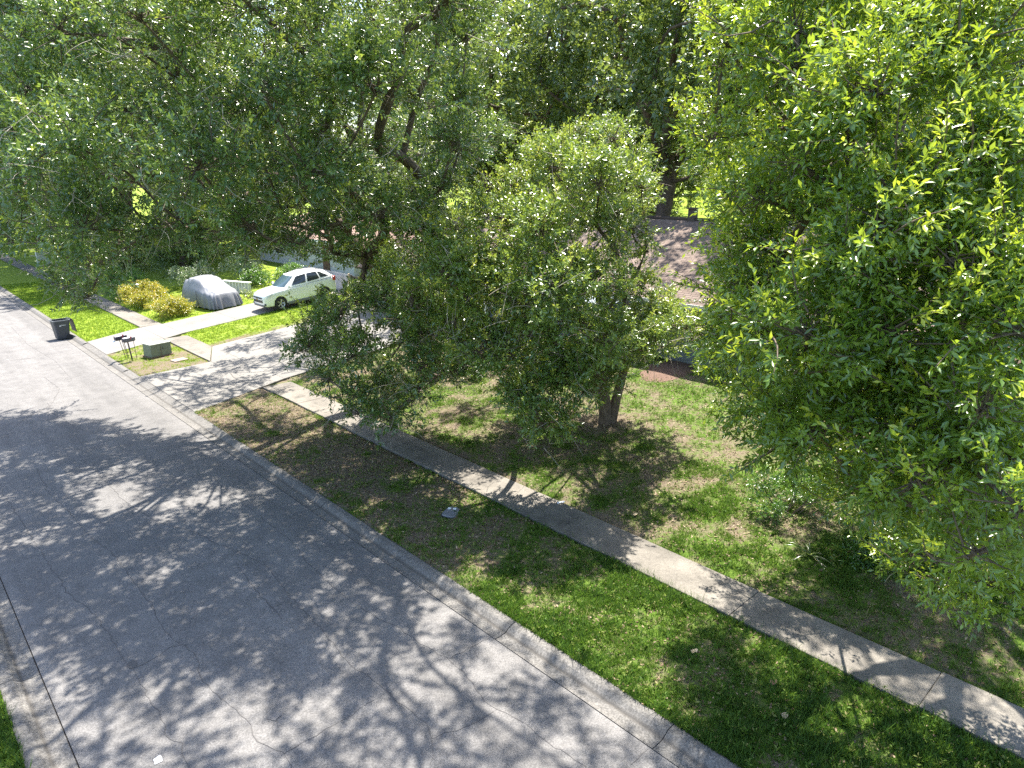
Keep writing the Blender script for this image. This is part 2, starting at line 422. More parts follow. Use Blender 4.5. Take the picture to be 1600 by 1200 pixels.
CRACKS = [
    [(1.75,22.5),(1.82,20.2),(1.86,18.1),(1.92,16.10),(1.99,15.55),(2.08,15.16),(2.14,14.57),(2.16,13.92),(2.16,13.26),(2.16,12.64),(2.21,12.24),(2.19,11.71),(2.18,11.00),(2.20,10.59),(2.13,10.24),(2.25,9.99),(2.15,9.49),(2.2,8.2)],
    [(2.75,24.2),(2.7,21.9),(2.82,20.1),(2.88,18.43),(2.99,17.69),(3.09,16.99),(3.07,15.19),(3.08,14.36),(2.99,13.07),(3.13,12.41),(3.17,11.94),(3.03,11.41),(3.03,10.87),(3.13,10.30),(3.21,9.83),(3.14,9.42),(3.18,9.03),(3.34,8.71),(3.29,8.43),(3.3,7.0)],
    [(4.0,24.5),(4.05,22.1),(4.10,19.96),(4.18,19.10),(4.38,17.93),(4.85,16.9),(5.08,15.72),(5.33,14.98),(5.49,13.96),(5.35,12.71),(5.30,11.90),(5.28,11.19),(5.19,10.41),(5.16,9.65),(5.25,9.05),(5.23,8.53),(5.24,8.12)],
    [(6.5,20.3),(6.42,17.6),(6.44,14.44),(6.26,13.61),(6.20,12.75),(6.19,11.76),(6.24,11.08),(6.32,10.49),(6.45,10.16),(6.45,9.45),(6.57,8.77),(6.55,8.25),(6.37,7.59),(6.36,7.14),(6.46,6.83),(6.50,6.42),(6.50,6.09),(6.52,5.80),(6.54,5.37),(6.5,3.8)],
    [(5.07,14.74),(4.90,13.46),(4.89,12.66),(4.84,11.96)],
    [(2.26,12.43),(2.51,12.43),(2.89,12.57),(3.1,12.5)],
    [(3.34,8.71),(3.65,8.68),(4.06,8.70),(4.52,8.69),(5.03,8.72)],
    [(6.58,8.71),(7.04,8.71),(7.58,8.66)],
    [(5.26,8.87),(5.25,8.41),(5.30,7.99),(5.28,7.57),(5.18,7.33),(4.84,6.97)],
    [(5.21,7.37),(5.56,7.24),(6.02,7.17),(6.36,7.14)],
    [(7.09,4.89),(7.56,4.91)],
    [(4.44,31.64),(4.28,29.93),(4.56,27.52),(4.89,26.34)],
    [(2.76,28.78),(3.43,29.99),(4.45,31.08),(5.2,33.4),(5.1,36.0)],
    [(1.4,40.5),(2.5,40.2),(3.8,40.9),(5.0,40.3),(6.6,40.8)],
    [(3.1,36.2),(3.3,38.6),(3.0,41.5),(3.2,46.0),(3.05,52)],
    [(5.9,34.5),(6.1,39),(5.8,44),(6.0,50)],
]
for L_ in CRACKS:
    far_ = L_[0][1] > 25
    pts = []
    for (x0, y0), (x1, y1) in zip(L_[:-1], L_[1:]):
        n_ = max(2, int(math.hypot(x1 - x0, y1 - y0) / .14))
        for k in range(n_):
            t = k / n_; pts.append((x0 + (x1 - x0) * t + rnd.gauss(0, .018), y0 + (y1 - y0) * t + rnd.gauss(0, .018)))
    pts.append(L_[-1])
    V = []; F = []
    for k, (x, y) in enumerate(pts):
        a = pts[max(0, k - 1)]; b_ = pts[min(len(pts) - 1, k + 1)]
        dx, dy = b_[0] - a[0], b_[1] - a[1]; l = math.hypot(dx, dy) + 1e-6
        w = .0075 * rnd.uniform(.25, 1.35) * (0.35 if k in (0, len(pts) - 1) else 1)
        V += [(x - dy / l * w, y + dx / l * w, roadz(x) + .004), (x + dy / l * w, y - dx / l * w, roadz(x) + .004)]
        if k: F.append((2 * k - 2, 2 * k - 1, 2 * k + 1, 2 * k))
    add('crack', np_mesh('crack', V, F), M['crack'], road)
def blot(name, x, y, rx_, ry_, mat, seed):
    q = random.Random(seed); n_ = 18
    V = [(x + rx_ * q.uniform(.65, 1.1) * math.cos(2 * math.pi * k / n_), y + ry_ * q.uniform(.65, 1.1) * math.sin(2 * math.pi * k / n_), roadz(x) + .006) for k in range(n_)]
    me = bpy.data.meshes.new(name); me.from_pydata(V, [], [tuple(range(n_))])
    return add(name, me, mat, road)
blot('pothole', 2.24, 12.56, .10, .16, M['crack'], 1)
blot('oil_stain', 3.58, 9.54, .13, .11, M['stain'], 2)

# ---------------------------------------------------------------- kerbs: one concrete length after the other
def kerb_mesh(profile, length, mirror=False):
    V = []; F = []; n_ = 7; m_ = len(profile)
    for k in range(n_):
        y = length * k / (n_ - 1)
        for x, z in profile: V.append((x, y, z))
    for k in range(n_ - 1):
        for j in range(m_ - 1):
            F.append((k * m_ + j, k * m_ + j + 1, (k + 1) * m_ + j + 1, (k + 1) * m_ + j))
    for k in (0, n_ - 1):
        V += [(profile[0][0], length * k / (n_ - 1), -.14), (profile[-1][0], length * k / (n_ - 1), -.14)]
    e0 = len(V) - 4; e1 = len(V) - 2
    me = bpy.data.meshes.new('kerb_segment')
    me.from_pydata(V, [], F + [tuple([e0] + list(range(m_)) + [e0 + 1])[::-1], tuple([e1] + list(range((n_ - 1) * m_, n_ * m_)) + [e1 + 1])])
    me.materials.append(M['kerb'])
    return me
PROF = [(.012, -.05), (.012, .0), (.10, -.008), (.27, .004), (.285, .010), (.34, .045), (.40, .088), (.45, .105), (.56, .110), (.60, .100), (.60, -.1)]
DROP = [(.012, -.05), (.012, .0), (.12, -.004), (.28, .010), (.30, .016), (.45, .055), (.60, .098), (.60, -.1)]
SEG = 3.7
km, kd = kerb_mesh(PROF, SEG - .016), kerb_mesh(DROP, SEG - .016)
kerb = tag(empty('kerb', (7.6, 0, 0)), 'rolled concrete kerb and gutter along the house side', kind='structure')
for k in range(-4, 34):
    y0 = 8.58 - SEG * 2 + SEG * k
    flat = (25.0 < y0 + SEG / 2 < 33.8) or (37.6 < y0 + SEG / 2 < 43.2)
    o = bpy.data.objects.new('kerb_segment', kd if flat else km); C.objects.link(o); o.parent = kerb
    o.location = (rnd.uniform(-.003, .003), y0, rnd.uniform(-.004, .004))
kerb2 = tag(empty('kerb_opposite', (.96, 0, 0)), 'rolled concrete kerb and gutter along the near side', kind='structure')
for k in range(0, 26):
    o = bpy.data.objects.new('kerb_segment', km); C.objects.link(o); o.parent = kerb2
    o.rotation_euler = (0, 0, math.pi); o.location = (0, 13.45 - SEG * 3 + SEG * (k + 1), rnd.uniform(-.004, .004))

# ---------------------------------------------------------------- concrete panels: sidewalk and driveways
def panel(name, corners, zs, parent, mat, inset=.0035, thick=.16, seed=0):
    """a concrete plate over four (x, y) corners, edges a little worn"""
    q = random.Random(seed)
    c = [Vector((x, y, z)) for (x, y), z in zip(corners, zs)]
    mid = sum(c, Vector()) / 4
    n_ = 6
    ring = []
    for k in range(4):
        a, b_ = c[k], c[(k + 1) % 4]
        for j in range(n_):
            p = a.lerp(b_, j / n_); d = (mid - p); d.z = 0; d.normalize()
            ring.append(p + d * (inset * (1.3 if j == 0 else 1) + abs(q.gauss(0, .0025))))
    m_ = len(ring); V = [mid]
    for off, dz in ((.02, 0), (0, -.008), (0, -thick)):
        for p in ring:
            d = (mid - p); d.z = 0; d.normalize(); V.append(Vector((p.x, p.y, p.z + dz)) + d * off)
    F = [(0, 1 + k, 1 + (k + 1) % m_) for k in range(m_)]
    for r_ in range(2):
        for k in range(m_):
            a = 1 + r_ * m_ + k; b_ = 1 + r_ * m_ + (k + 1) % m_
            F.append((b_, a, a + m_, b_ + m_))
    me = bpy.data.meshes.new(name); me.from_pydata([tuple(v) for v in V], [], F)
    return add(name, me, mat, parent)

walk = tag(empty('sidewalk'), 'concrete sidewalk of single slabs', kind='structure')
ys = [-8, -4.7, -1.2, 2.28, 5.76, 8.8, 11.8, 14.8, 18.0, 21.2, 24.4, 27.45]
runs = list(zip(ys[:-1], ys[1:])) + [(36.35, 38.1), (38.1, 39.95)] + [(44.15 + 3.05 * k, 47.2 + 3.05 * k) for k in range(22)]
for k, (a, b_) in enumerate(runs):
    z = .15 + rnd.uniform(-.006, .008)
    t = rnd.uniform(-.006, .006); e = [rnd.uniform(-.015, .015) for _ in range(2)]
    skew = (3.0 if a == 36.35 else 0)
    panel('slab', [(11.43 + e[0], a - skew), (12.67 + e[1], a), (12.67 + e[0], b_), (11.43 + e[1], b_)], [z - t, z - t, z + t, z + t], walk, M['walk'], seed=k)
def drive(name, D, xs, cols, label, mat):
    e = tag(empty(name), label, kind='structure'); s = 100
    for x0, x1 in zip(xs[:-1], xs[1:]):
        for k in range(cols):
            def yy(x, t): return edge_y(D['right'], x) * (1 - t) + edge_y(D['left'], x) * t
            def zz(x): return .105 + .05 * min(1, (x - 8.2) / 3.2) if x < 12.7 else .155 + .10 * (x - 12.8) + .004
            t0, t1 = k / cols, (k + 1) / cols
            cs = [(x0, yy(x0, t0)), (x1, yy(x1, t0)), (x1, yy(x1, t1)), (x0, yy(x0, t1))]
            zs = [zz(x0), zz(x1), zz(x1), zz(x0)]
            if x1 > 21.6 and D is DRIVE_A: zs = [min(z_, 1.27) for z_ in zs]
            panel('panel', cs, zs, e, mat, seed=s, inset=.004); s += 1
    return e
dwa = drive('driveway', DRIVE_A, [8.21, 11.43, 12.67, 15.8, 18.9, 22.0], 2, 'wide concrete driveway of panels in dappled shade', M['drive'])
drive('driveway_neighbour', DRIVE_B, [8.21, 11.43, 12.67, 15.9, 19.2, 22.5, 26.0], 1, 'sunlit concrete driveway of panels under the white car', M['drive'])
def dz(x):
    return .105 + .05 * min(1, (x - 8.2) / 3.2) if x < 12.7 else .155 + .10 * (x - 12.8) + .004

def zig(pts, w, zf, parent, name='crack'):
    V = []; F = []; P = []
    for (x0, y0), (x1, y1) in zip(pts[:-1], pts[1:]):
        for k in range(5): P.append((x0 + (x1 - x0) * k / 5 + rnd.gauss(0, .02), y0 + (y1 - y0) * k / 5 + rnd.gauss(0, .02)))
    for k, (x, y) in enumerate(P):
        a = P[max(0, k - 1)]; b_ = P[min(len(P) - 1, k + 1)]; dx, dy = b_[0] - a[0], b_[1] - a[1]; l = math.hypot(dx, dy) + 1e-6; ww = w * rnd.uniform(.5, 1.3)
        V += [(x - dy / l * ww, y + dx / l * ww, zf(x) + .005), (x + dy / l * ww, y - dx / l * ww, zf(x) + .005)]
        if k: F.append((2 * k - 2, 2 * k - 1, 2 * k + 1, 2 * k))
    return add(name, np_mesh(name, V, F), M['joint'], parent)
zig([(11.28, 30.5), (11.11, 29.66), (11.17, 28.78), (11.11, 28.05), (11.21, 27.57)], .012, dz, dwa)
# crown clumps of the near oaks: x, y, z, radius (metres)
CL_A = [(13.8,11.5,8.4,1.04),(11.9,11.5,5.9,1.16),(12.6,12.4,7.4,1.12),(12.1,13.5,6.1,0.98),(12.9,18.9,4.9,0.80),(14.3,13.6,8.8,1.05),(12.5,12.9,3.0,0.49),(19.5,15.1,7.6,0.67),(10.8,15.4,5.3,0.54),(14.4,11.5,4.3,0.83),(18.3,12.5,3.4,0.43),(16.5,15.3,3.2,0.87),(11.5,13.3,4.3,0.79),(14.1,18.0,6.4,1.12),(15.2,10.7,4.4,0.67),(10.8,16.1,6.2,0.60),(18.0,15.7,5.7,0.83),(18.3,15.3,8.6,0.94),(11.6,14.9,6.4,0.94),(16.1,10.2,4.7,0.46),(16.5,16.6,8.2,0.85),(15.6,16.9,7.1,1.14),(12.7,12.2,2.2,0.81),(18.9,16.5,8.8,0.85),(17.2,17.5,6.1,0.96),(18.4,13.8,3.8,0.86),(18.3,15.5,3.7,0.79),(13.2,11.7,3.5,0.95),(15.6,17.2,5.0,1.13),(13.5,12.0,6.0,0.89),(16.8,14.1,2.5,0.95),(11.5,15.3,4.9,0.44),(18.7,14.1,8.8,0.63),(14.1,16.5,3.5,0.97),(12.4,12.6,4.7,0.79),(14.9,15.1,2.6,1.13),(12.7,14.3,7.6,0.78),(13.5,10.5,6.1,0.46),(15.2,12.0,7.7,0.69),(15.5,11.3,3.9,0.42),(18.0,14.9,9.8,0.69),(15.6,12.6,9.6,0.47),(17.1,16.2,9.4,0.71),(16.5,15.4,4.6,0.81),(16.6,16.8,3.4,1.05),(15.5,11.9,8.8,0.65),(18.1,16.6,7.4,1.08),(17.4,12.7,3.5,0.61),(11.4,14.4,4.9,0.46),(14.4,18.8,5.2,0.81),(12.6,13.8,3.5,0.54),(17.6,15.8,10.0,0.43),(13.4,14.3,8.4,0.47),(13.2,10.6,4.7,0.87),(10.6,13.8,6.3,1.02),(12.4,18.4,5.8,0.64),(14.5,11.6,3.2,0.44),(14.1,17.2,7.4,0.42),(12.7,17.7,4.7,0.58),(12.4,15.5,7.2,0.50),(16.5,12.2,8.3,0.29),(15.7,13.4,2.2,0.45),(13.8,17.3,4.8,0.81),(12.1,12.0,2.8,0.55),(12.6,12.3,3.4,0.60),(12.3,13.1,4.0,0.60),(13.1,12.2,4.0,0.60),(16.0,11.9,4.3,0.60),(17.5,11.8,4.4,0.60),(17.1,11.7,4.6,0.50),(17.8,11.5,4.2,0.45),(16.5,12.0,5.7,0.50),(16.5,12.5,7.1,0.50),(17.3,12.9,8.2,0.50),(18.5,12.6,4.8,0.45),(15.6,12.4,6.5,0.60),(15.6,12.0,5.4,0.60),(15.1,12.1,4.4,0.55),(16.7,12.0,4.5,0.50),(15.0,12.6,7.4,0.60),(17.2,13.2,8.6,0.50),(17.1,12.4,6.5,0.33),(13.6,12.0,6.3,0.60),(13.2,12.9,7.4,0.60),(12.2,13.5,6.6,0.60),(11.5,14.7,6.1,0.60),(11.5,13.7,5.4,0.55),(12.1,12.4,5.6,0.60),(11.2,15.6,4.4,0.50),(11.7,14.5,4.3,0.50),(12.0,13.6,4.6,0.55),(11.6,16.4,5.5,0.60),(11.2,17.4,5.1,0.50),(13.1,12.0,3.3,0.50),(12.0,12.5,3.1,0.50),(12.8,12.0,5.1,0.55),(14.3,11.9,5.8,0.55)]
CL_R = [(12.7,3.5,11.0,1.42),(10.9,1.7,6.8,0.88),(10.7,5.3,10.6,1.42),(13.8,0.9,5.7,0.89),(10.1,5.3,8.3,0.66),(11.7,0.9,5.5,0.85),(17.7,3.1,4.0,1.30),(10.3,2.6,8.7,1.06),(9.9,3.2,6.4,0.90),(17.3,5.6,13.5,0.99),(10.7,3.4,3.9,0.78),(10.4,2.1,4.1,0.98),(20.0,2.0,6.9,1.02),(19.3,4.1,13.8,0.90),(12.9,2.1,8.8,1.48),(18.9,1.6,8.1,0.51),(18.8,1.5,4.9,0.90),(9.7,5.0,6.4,0.68),(14.4,3.2,12.3,0.88),(15.4,7.4,13.5,0.68),(18.0,7.2,8.9,1.46),(17.1,7.2,11.8,0.98),(20.5,5.1,12.6,1.27),(12.2,1.8,2.4,0.64),(13.7,6.7,4.1,1.21),(16.2,5.9,6.9,1.44),(14.8,4.5,2.3,1.04),(17.8,4.0,5.7,0.86),(20.4,2.8,12.3,0.62),(14.8,0.5,4.8,0.55),(9.1,3.2,8.0,0.95),(19.1,5.0,7.4,1.22),(18.8,7.3,11.2,1.29),(9.4,2.1,5.6,0.93),(19.7,2.5,9.9,0.92),(13.1,8.0,9.5,0.58),(17.9,5.9,12.1,1.00),(20.0,4.5,9.1,1.17),(17.5,6.3,5.6,0.86),(12.4,5.8,12.5,0.60),(19.9,5.0,10.7,0.92),(14.6,2.0,9.8,0.96),(17.1,4.7,4.1,0.87),(16.6,8.4,12.9,1.14),(21.0,3.1,7.8,1.13),(13.2,4.9,12.6,0.53),(16.3,6.1,4.6,1.23),(15.1,7.8,8.4,0.97),(21.3,3.4,10.5,1.01),(13.2,1.2,4.4,1.04),(20.2,2.3,4.2,1.37),(9.5,2.1,7.2,0.85),(15.1,5.3,3.9,0.96),(9.5,3.6,9.6,0.96),(14.5,1.4,8.2,0.59),(11.3,5.5,12.1,0.64),(16.0,6.5,13.6,0.51),(13.2,8.0,10.7,0.61),(18.4,4.5,8.8,1.03),(10.0,4.3,4.6,0.49),(18.0,1.2,3.2,1.20),(9.4,3.7,5.2,0.95),(14.2,8.1,12.3,0.84),(11.6,1.2,3.9,0.90),(19.3,3.5,5.7,1.14),(12.1,4.8,12.2,0.63),(19.6,2.7,11.3,1.00),(15.5,2.3,11.6,0.57),(11.2,6.7,10.7,0.49),(19.5,3.6,3.4,0.86),(10.0,5.0,5.0,0.48),(14.2,1.1,6.9,0.82),(14.4,4.3,12.7,0.67),(11.5,2.8,2.7,0.61),(20.6,3.6,14.0,0.91),(11.0,3.2,10.2,0.99),(13.2,4.0,12.4,0.56),(11.1,3.2,7.3,1.04),(19.3,6.1,9.9,0.86),(15.6,2.5,12.6,0.65),(10.5,6.4,9.2,0.48),(12.5,1.3,6.7,1.12),(15.7,1.9,10.1,0.53),(11.7,6.6,12.5,0.51),(16.6,4.2,2.6,1.15),(14.0,1.0,3.3,0.50),(8.6,3.7,6.7,0.90),(13.1,1.1,3.1,0.47),(15.6,1.7,9.3,0.48),(14.4,8.2,13.4,0.64),(19.0,6.0,13.5,0.93),(18.7,1.2,6.1,0.72),(16.8,6.6,13.8,0.49),(17.8,7.0,13.2,0.93),(15.4,1.4,8.3,0.55),(11.1,2.5,5.5,1.02),(16.7,1.2,2.1,0.52),(13.5,4.8,2.9,0.70),(11.3,1.8,2.8,0.65),(15.3,3.7,12.9,0.49),(14.8,0.8,5.9,0.47),(14.5,2.1,11.0,0.62),(19.1,3.1,7.8,0.96),(19.2,1.9,9.2,0.48),(19.0,0.6,3.8,0.52),(18.6,4.6,4.2,1.05),(19.9,1.9,8.6,0.60),(15.2,1.1,7.2,0.51),(10.9,6.2,11.8,0.51),(17.4,5.9,10.2,1.19),(15.9,6.6,8.5,0.87),(13.1,7.8,8.9,0.50),(13.5,7.8,7.9,0.45),(12.9,7.3,7.1,0.45),(12.3,6.9,6.4,0.50),(11.6,6.6,5.8,0.50),(11.4,6.4,8.4,0.55),(11.3,6.1,7.5,0.60),(10.7,5.7,6.8,0.60),(11.1,6.2,5.4,0.45),(11.0,5.6,5.6,0.60),(10.2,4.7,5.1,0.55),(13.3,8.1,9.8,0.50),(9.7,4.6,8.8,0.60),(9.8,4.0,9.4,0.70),(9.6,3.1,8.4,0.70),(9.2,3.7,7.5,0.70),(9.0,2.9,6.8,0.70),(9.2,2.4,7.6,0.70),(10.4,2.5,8.8,0.70),(10.9,3.1,9.9,0.70),(9.2,4.0,6.2,0.60),(9.1,3.1,5.4,0.60),(8.5,2.1,5.2,0.60),(8.6,1.7,6.2,0.60),(8.1,1.1,5.4,0.50),(8.2,1.4,4.7,0.45),(10.5,5.1,10.2,0.60),(11.0,4.0,10.4,0.70),(9.0,1.6,7.0,0.60),(9.8,2.0,7.9,0.60),(12.4,7.0,8.7,0.50),(12.3,6.8,7.9,0.50),(12.0,6.6,6.8,0.50),(11.5,6.1,6.1,0.50),(11.8,6.0,8.4,0.60),(11.7,5.6,7.3,0.60),(11.4,5.6,6.4,0.55),(11.2,5.0,8.0,0.60),(11.0,4.6,6.6,0.60),(11.8,5.7,9.4,0.60),(10.6,4.3,8.4,0.60),(10.4,3.3,7.4,0.60),(9.8,3.3,5.9,0.60),(9.9,2.6,6.0,0.60),(9.4,2.0,5.3,0.55),(10.3,4.0,5.4,0.60),(10.2,4.5,4.5,0.45),(9.1,2.7,4.6,0.50),(9.3,1.5,5.6,0.55),(9.0,1.8,4.1,0.40)]
CL_B = [(12.6,25.6,9.3,1.78),(5.7,15.9,8.8,1.53),(7.1,17.6,10.1,1.63),(9.5,24.5,7.5,1.69),(5.4,19.2,10.1,1.17),(9.0,13.9,10.4,1.69),(9.1,16.7,8.8,1.13),(6.1,30.9,14.8,1.20),(6.8,18.5,12.1,1.14),(4.2,19.7,7.4,1.51),(6.6,29.7,9.1,1.40),(4.0,22.1,10.7,0.89),(3.5,22.0,8.7,0.66),(10.1,16.0,13.4,1.21),(4.5,20.2,11.8,1.49),(3.5,22.1,7.2,0.93),(6.3,21.8,13.8,1.35),(5.3,23.4,14.4,0.87),(11.4,14.4,12.6,1.41),(12.0,21.0,7.8,0.92),(9.2,17.8,13.1,1.17),(4.3,28.9,7.8,0.70),(14.2,19.2,8.2,1.22),(11.5,14.4,9.4,0.78),(7.5,18.3,7.2,0.86),(8.1,21.3,14.6,0.75),(5.5,30.1,11.5,1.40),(13.0,15.5,13.7,0.70),(4.6,21.5,6.3,0.67),(10.1,15.6,7.7,1.20),(11.8,16.1,14.1,0.81),(4.6,24.3,12.9,0.73),(8.4,27.2,8.7,1.39),(4.6,28.9,9.9,0.65),(7.4,16.2,12.2,1.51),(6.7,26.0,6.6,0.70),(8.4,17.3,6.9,0.62),(5.0,27.1,5.2,0.73),(3.9,23.4,9.8,0.72),(4.0,18.0,9.2,1.37),(4.1,22.6,11.9,0.63),(12.1,14.9,10.4,0.81),(6.0,28.9,7.0,1.20),(11.0,18.7,14.6,0.68),(7.2,16.9,7.4,0.94),(6.3,19.2,7.5,0.88),(10.3,22.0,6.6,1.05),(13.5,16.6,14.7,0.68),(8.4,20.0,14.4,0.61),(4.5,20.8,9.3,1.12),(12.9,15.5,12.1,0.95),(13.2,22.2,8.4,1.26),(5.0,28.5,12.4,0.63),(4.6,22.4,14.0,0.81),(11.2,17.5,14.3,0.80),(5.4,28.9,13.5,0.87),(8.0,15.3,8.7,1.15),(10.4,19.7,14.8,0.65),(4.2,23.8,11.6,0.62),(12.7,19.4,7.1,0.92),(8.8,22.7,6.8,0.73),(5.4,17.2,11.8,1.17),(11.8,15.3,8.3,0.65),(6.7,19.6,13.6,1.17),(3.5,23.2,8.2,0.63),(6.0,20.6,7.2,0.64),(9.5,20.2,14.7,0.63),(9.6,18.7,14.3,0.79),(12.3,17.8,14.7,0.66),(9.3,16.4,10.9,1.22),(6.7,31.2,13.0,1.21),(6.9,15.1,10.4,1.19),(4.4,23.1,12.8,0.74),(12.4,15.3,9.3,0.66),(7.3,22.6,14.8,0.65),(9.4,17.6,7.3,0.69),(7.8,32.2,14.6,1.35),(15.1,21.0,8.3,1.18),(5.1,24.6,14.7,0.65),(11.9,23.9,7.6,1.18),(6.2,24.9,6.6,0.65),(11.1,20.1,6.3,0.80),(13.0,21.1,6.0,0.90),(13.6,20.3,5.6,0.90),(14.2,21.8,7.0,1.10),(13.8,19.1,6.5,1.00),(9.2,27.6,13.2,1.20),(11.1,27.7,14.1,1.20),(8.5,30.8,12.2,1.20),(11.9,25.0,13.0,1.00),(8.0,33.3,13.8,1.30),(6.7,34.1,12.8,1.20),(5.3,32.7,9.7,1.10),(5.5,31.9,8.1,1.00),(8.9,29.8,14.3,1.20),(14.3,20.0,13.2,1.10),(12.8,20.7,11.7,1.00),(10.7,20.4,9.5,0.90),(9.4,26.2,10.2,1.00),(15.0,19.1,9.7,0.68),(10.8,21.8,11.0,0.71),(10.8,19.6,12.9,0.82),(7.6,22.5,12.1,0.87),(8.0,19.9,8.1,0.73),(13.5,18.6,10.9,0.66),(6.5,32.4,11.3,0.97),(6.2,23.9,9.7,0.90),(6.8,20.3,9.6,0.87),(10.2,18.9,9.8,0.86),(8.0,24.2,9.3,0.77),(10.3,24.3,13.7,0.99),(8.3,29.1,10.2,0.96),(4.4,24.7,8.6,0.89),(11.7,17.0,11.3,0.70),(11.6,22.5,12.3,0.70),(9.5,21.9,8.1,0.90),(7.3,25.8,12.2,0.87),(5.9,26.0,7.8,0.94),(4.8,24.9,6.7,0.88),(7.2,24.1,13.6,0.95),(11.9,18.5,9.5,0.66),(7.2,20.7,11.1,0.97),(14.0,17.7,13.7,0.72),(6.0,27.4,11.0,0.90),(10.3,18.3,11.3,0.93),(9.3,22.9,10.8,0.75),(10.5,24.2,11.5,0.92),(11.3,20.3,11.1,0.78),(11.5,20.7,13.3,0.70),(10.4,18.0,8.5,0.89),(6.5,26.5,9.3,0.98),(10.0,20.3,11.5,0.65),(6.9,27.2,13.4,0.93),(8.7,20.1,10.8,0.77),(11.1,23.0,10.5,0.78),(11.9,18.4,11.9,0.83),(10.4,31.3,15.3,0.97),(6.0,31.4,5.4,0.85),(4.9,26.6,9.6,0.78),(8.8,22.0,13.5,0.83),(6.4,24.3,12.3,0.68),(5.0,26.5,13.4,0.74),(6.2,25.0,10.9,0.71),(8.9,19.9,9.1,0.69),(5.7,27.9,8.8,0.88),(5.1,28.0,4.8,0.45),(5.6,27.5,4.6,0.45),(13.2,22.8,14.0,1.00),(14.5,21.7,14.5,1.10),(16.4,21.3,14.3,1.10),(17.3,20.4,14.1,1.00),(14.4,22.8,13.2,0.90),(12.2,23.6,13.8,0.90),(7.7,31.0,11.1,0.90),(6.3,33.7,10.9,1.00),(9.1,28.6,11.6,0.90),(10.4,26.0,11.9,0.90),(10.9,23.4,10.2,0.80)]
CL_BL = [(9.7,16.8,3.8,0.78),(11.2,17.3,5.2,0.59),(11.1,15.6,3.4,0.94),(10.1,20.7,3.2,0.46),(9.7,17.5,4.8,0.74),(9.9,17.5,2.4,0.68),(9.2,18.5,3.8,0.71),(13.8,18.3,2.7,0.78),(12.1,18.3,1.3,0.69),(10.5,16.4,1.8,0.68),(11.9,19.9,3.2,0.66),(10.4,20.2,2.3,0.44),(12.2,15.3,3.2,0.44),(13.8,16.6,2.9,0.39),(12.9,18.6,4.6,0.94),(12.2,19.8,1.9,0.88),(11.8,20.1,4.7,0.65),(12.5,15.4,4.2,0.77),(11.4,15.9,4.9,0.89),(9.9,18.6,4.7,0.53),(13.8,17.4,4.1,0.76),(11.9,16.9,5.3,0.39),(13.3,19.4,3.4,0.81),(10.8,20.4,3.9,0.71),(12.5,17.7,2.0,0.49),(11.3,16.2,2.4,0.42),(10.9,18.9,1.2,0.53),(10.6,18.3,5.1,0.44),(9.6,18.2,2.8,0.40),(11.2,20.7,2.7,0.79),(12.5,16.2,4.9,0.39),(12.1,19.4,5.1,0.37),(13.1,17.2,2.6,0.51),(13.8,17.1,2.5,0.38)]
CL_BT = [(7.8,10.8,15.6,0.56),(5.5,11.1,14.6,0.75),(11.9,10.4,13.4,0.92),(8.5,11.9,13.5,0.93),(10.4,13.2,14.0,1.01),(11.1,8.8,13.7,0.60),(5.9,14.3,13.3,0.56),(11.1,10.9,16.0,0.61),(12.9,13.2,16.0,0.74),(9.9,8.5,13.2,0.63),(8.5,8.5,14.5,0.96),(5.5,8.6,13.4,0.95),(10.1,11.1,16.8,0.91),(5.5,12.7,14.5,0.72),(6.8,13.0,13.3,0.86),(6.7,11.3,12.9,0.73),(13.3,9.2,16.5,0.66),(10.7,11.2,13.0,0.53),(5.3,10.3,16.6,0.64),(9.9,11.5,14.1,0.58),(9.1,14.1,15.1,0.48),(8.0,16.3,14.3,0.48),(9.5,16.3,15.1,0.56),(6.9,16.1,14.6,0.65),(4.3,15.5,13.8,0.49),(10.1,15.2,15.6,0.61),(8.6,15.2,14.8,0.60),(4.7,14.0,13.3,0.53),(5.6,16.6,15.4,0.51),(7.2,14.7,13.9,0.47),(5.2,15.1,13.7,0.46),(5.1,13.9,15.9,0.46)]  # unseen clumps above the frame, added to throw shade on the street
CL_BX = [(18.4,32.4,10.2,0.72),(24.4,35.4,11.5,0.70),(19.7,30.0,8.7,0.93),(13.2,31.7,12.3,0.74),(20.7,33.8,9.0,0.94),(13.9,33.5,11.1,0.69),(17.1,37.4,10.5,0.79),(24.5,32.4,12.5,0.71),(21.5,37.0,8.8,0.66),(22.0,30.0,9.7,0.75),(17.8,34.8,12.4,0.83),(24.6,38.0,12.0,0.79),(21.5,37.2,12.4,0.77),(17.8,30.7,11.1,0.99),(18.5,36.0,9.5,0.89),(14.6,29.5,9.7,0.96),(14.7,31.2,9.1,0.85),(15.1,34.7,9.0,0.81),(17.3,32.5,11.0,0.67),(21.5,35.5,8.7,0.57),(13.3,35.0,9.9,0.58),(22.8,35.8,8.7,0.64),(22.0,32.2,9.2,0.71),(19.0,34.3,9.2,0.82),(18.9,38.2,11.0,0.80),(19.7,32.6,9.4,0.71),(19.0,26.5,10.5,1.20),(18.5,21.0,10.0,1.10),(15.4,34.1,12.0,0.57),(13.4,29.5,10.6,0.56),(12.9,33.7,12.3,0.50),(13.2,32.6,11.4,0.59),(11.8,34.9,9.2,0.63),(14.5,32.6,11.9,0.56),(13.6,30.6,9.5,0.53),(15.9,33.8,10.3,0.45),(12.8,30.2,11.6,0.53)]  # clumps hidden at the far side of the crown, added to shade the driveway
# ---------------------------------------------------------------- trees
def unit(v): return v / (np.linalg.norm(v, axis=-1, keepdims=True) + 1e-9)

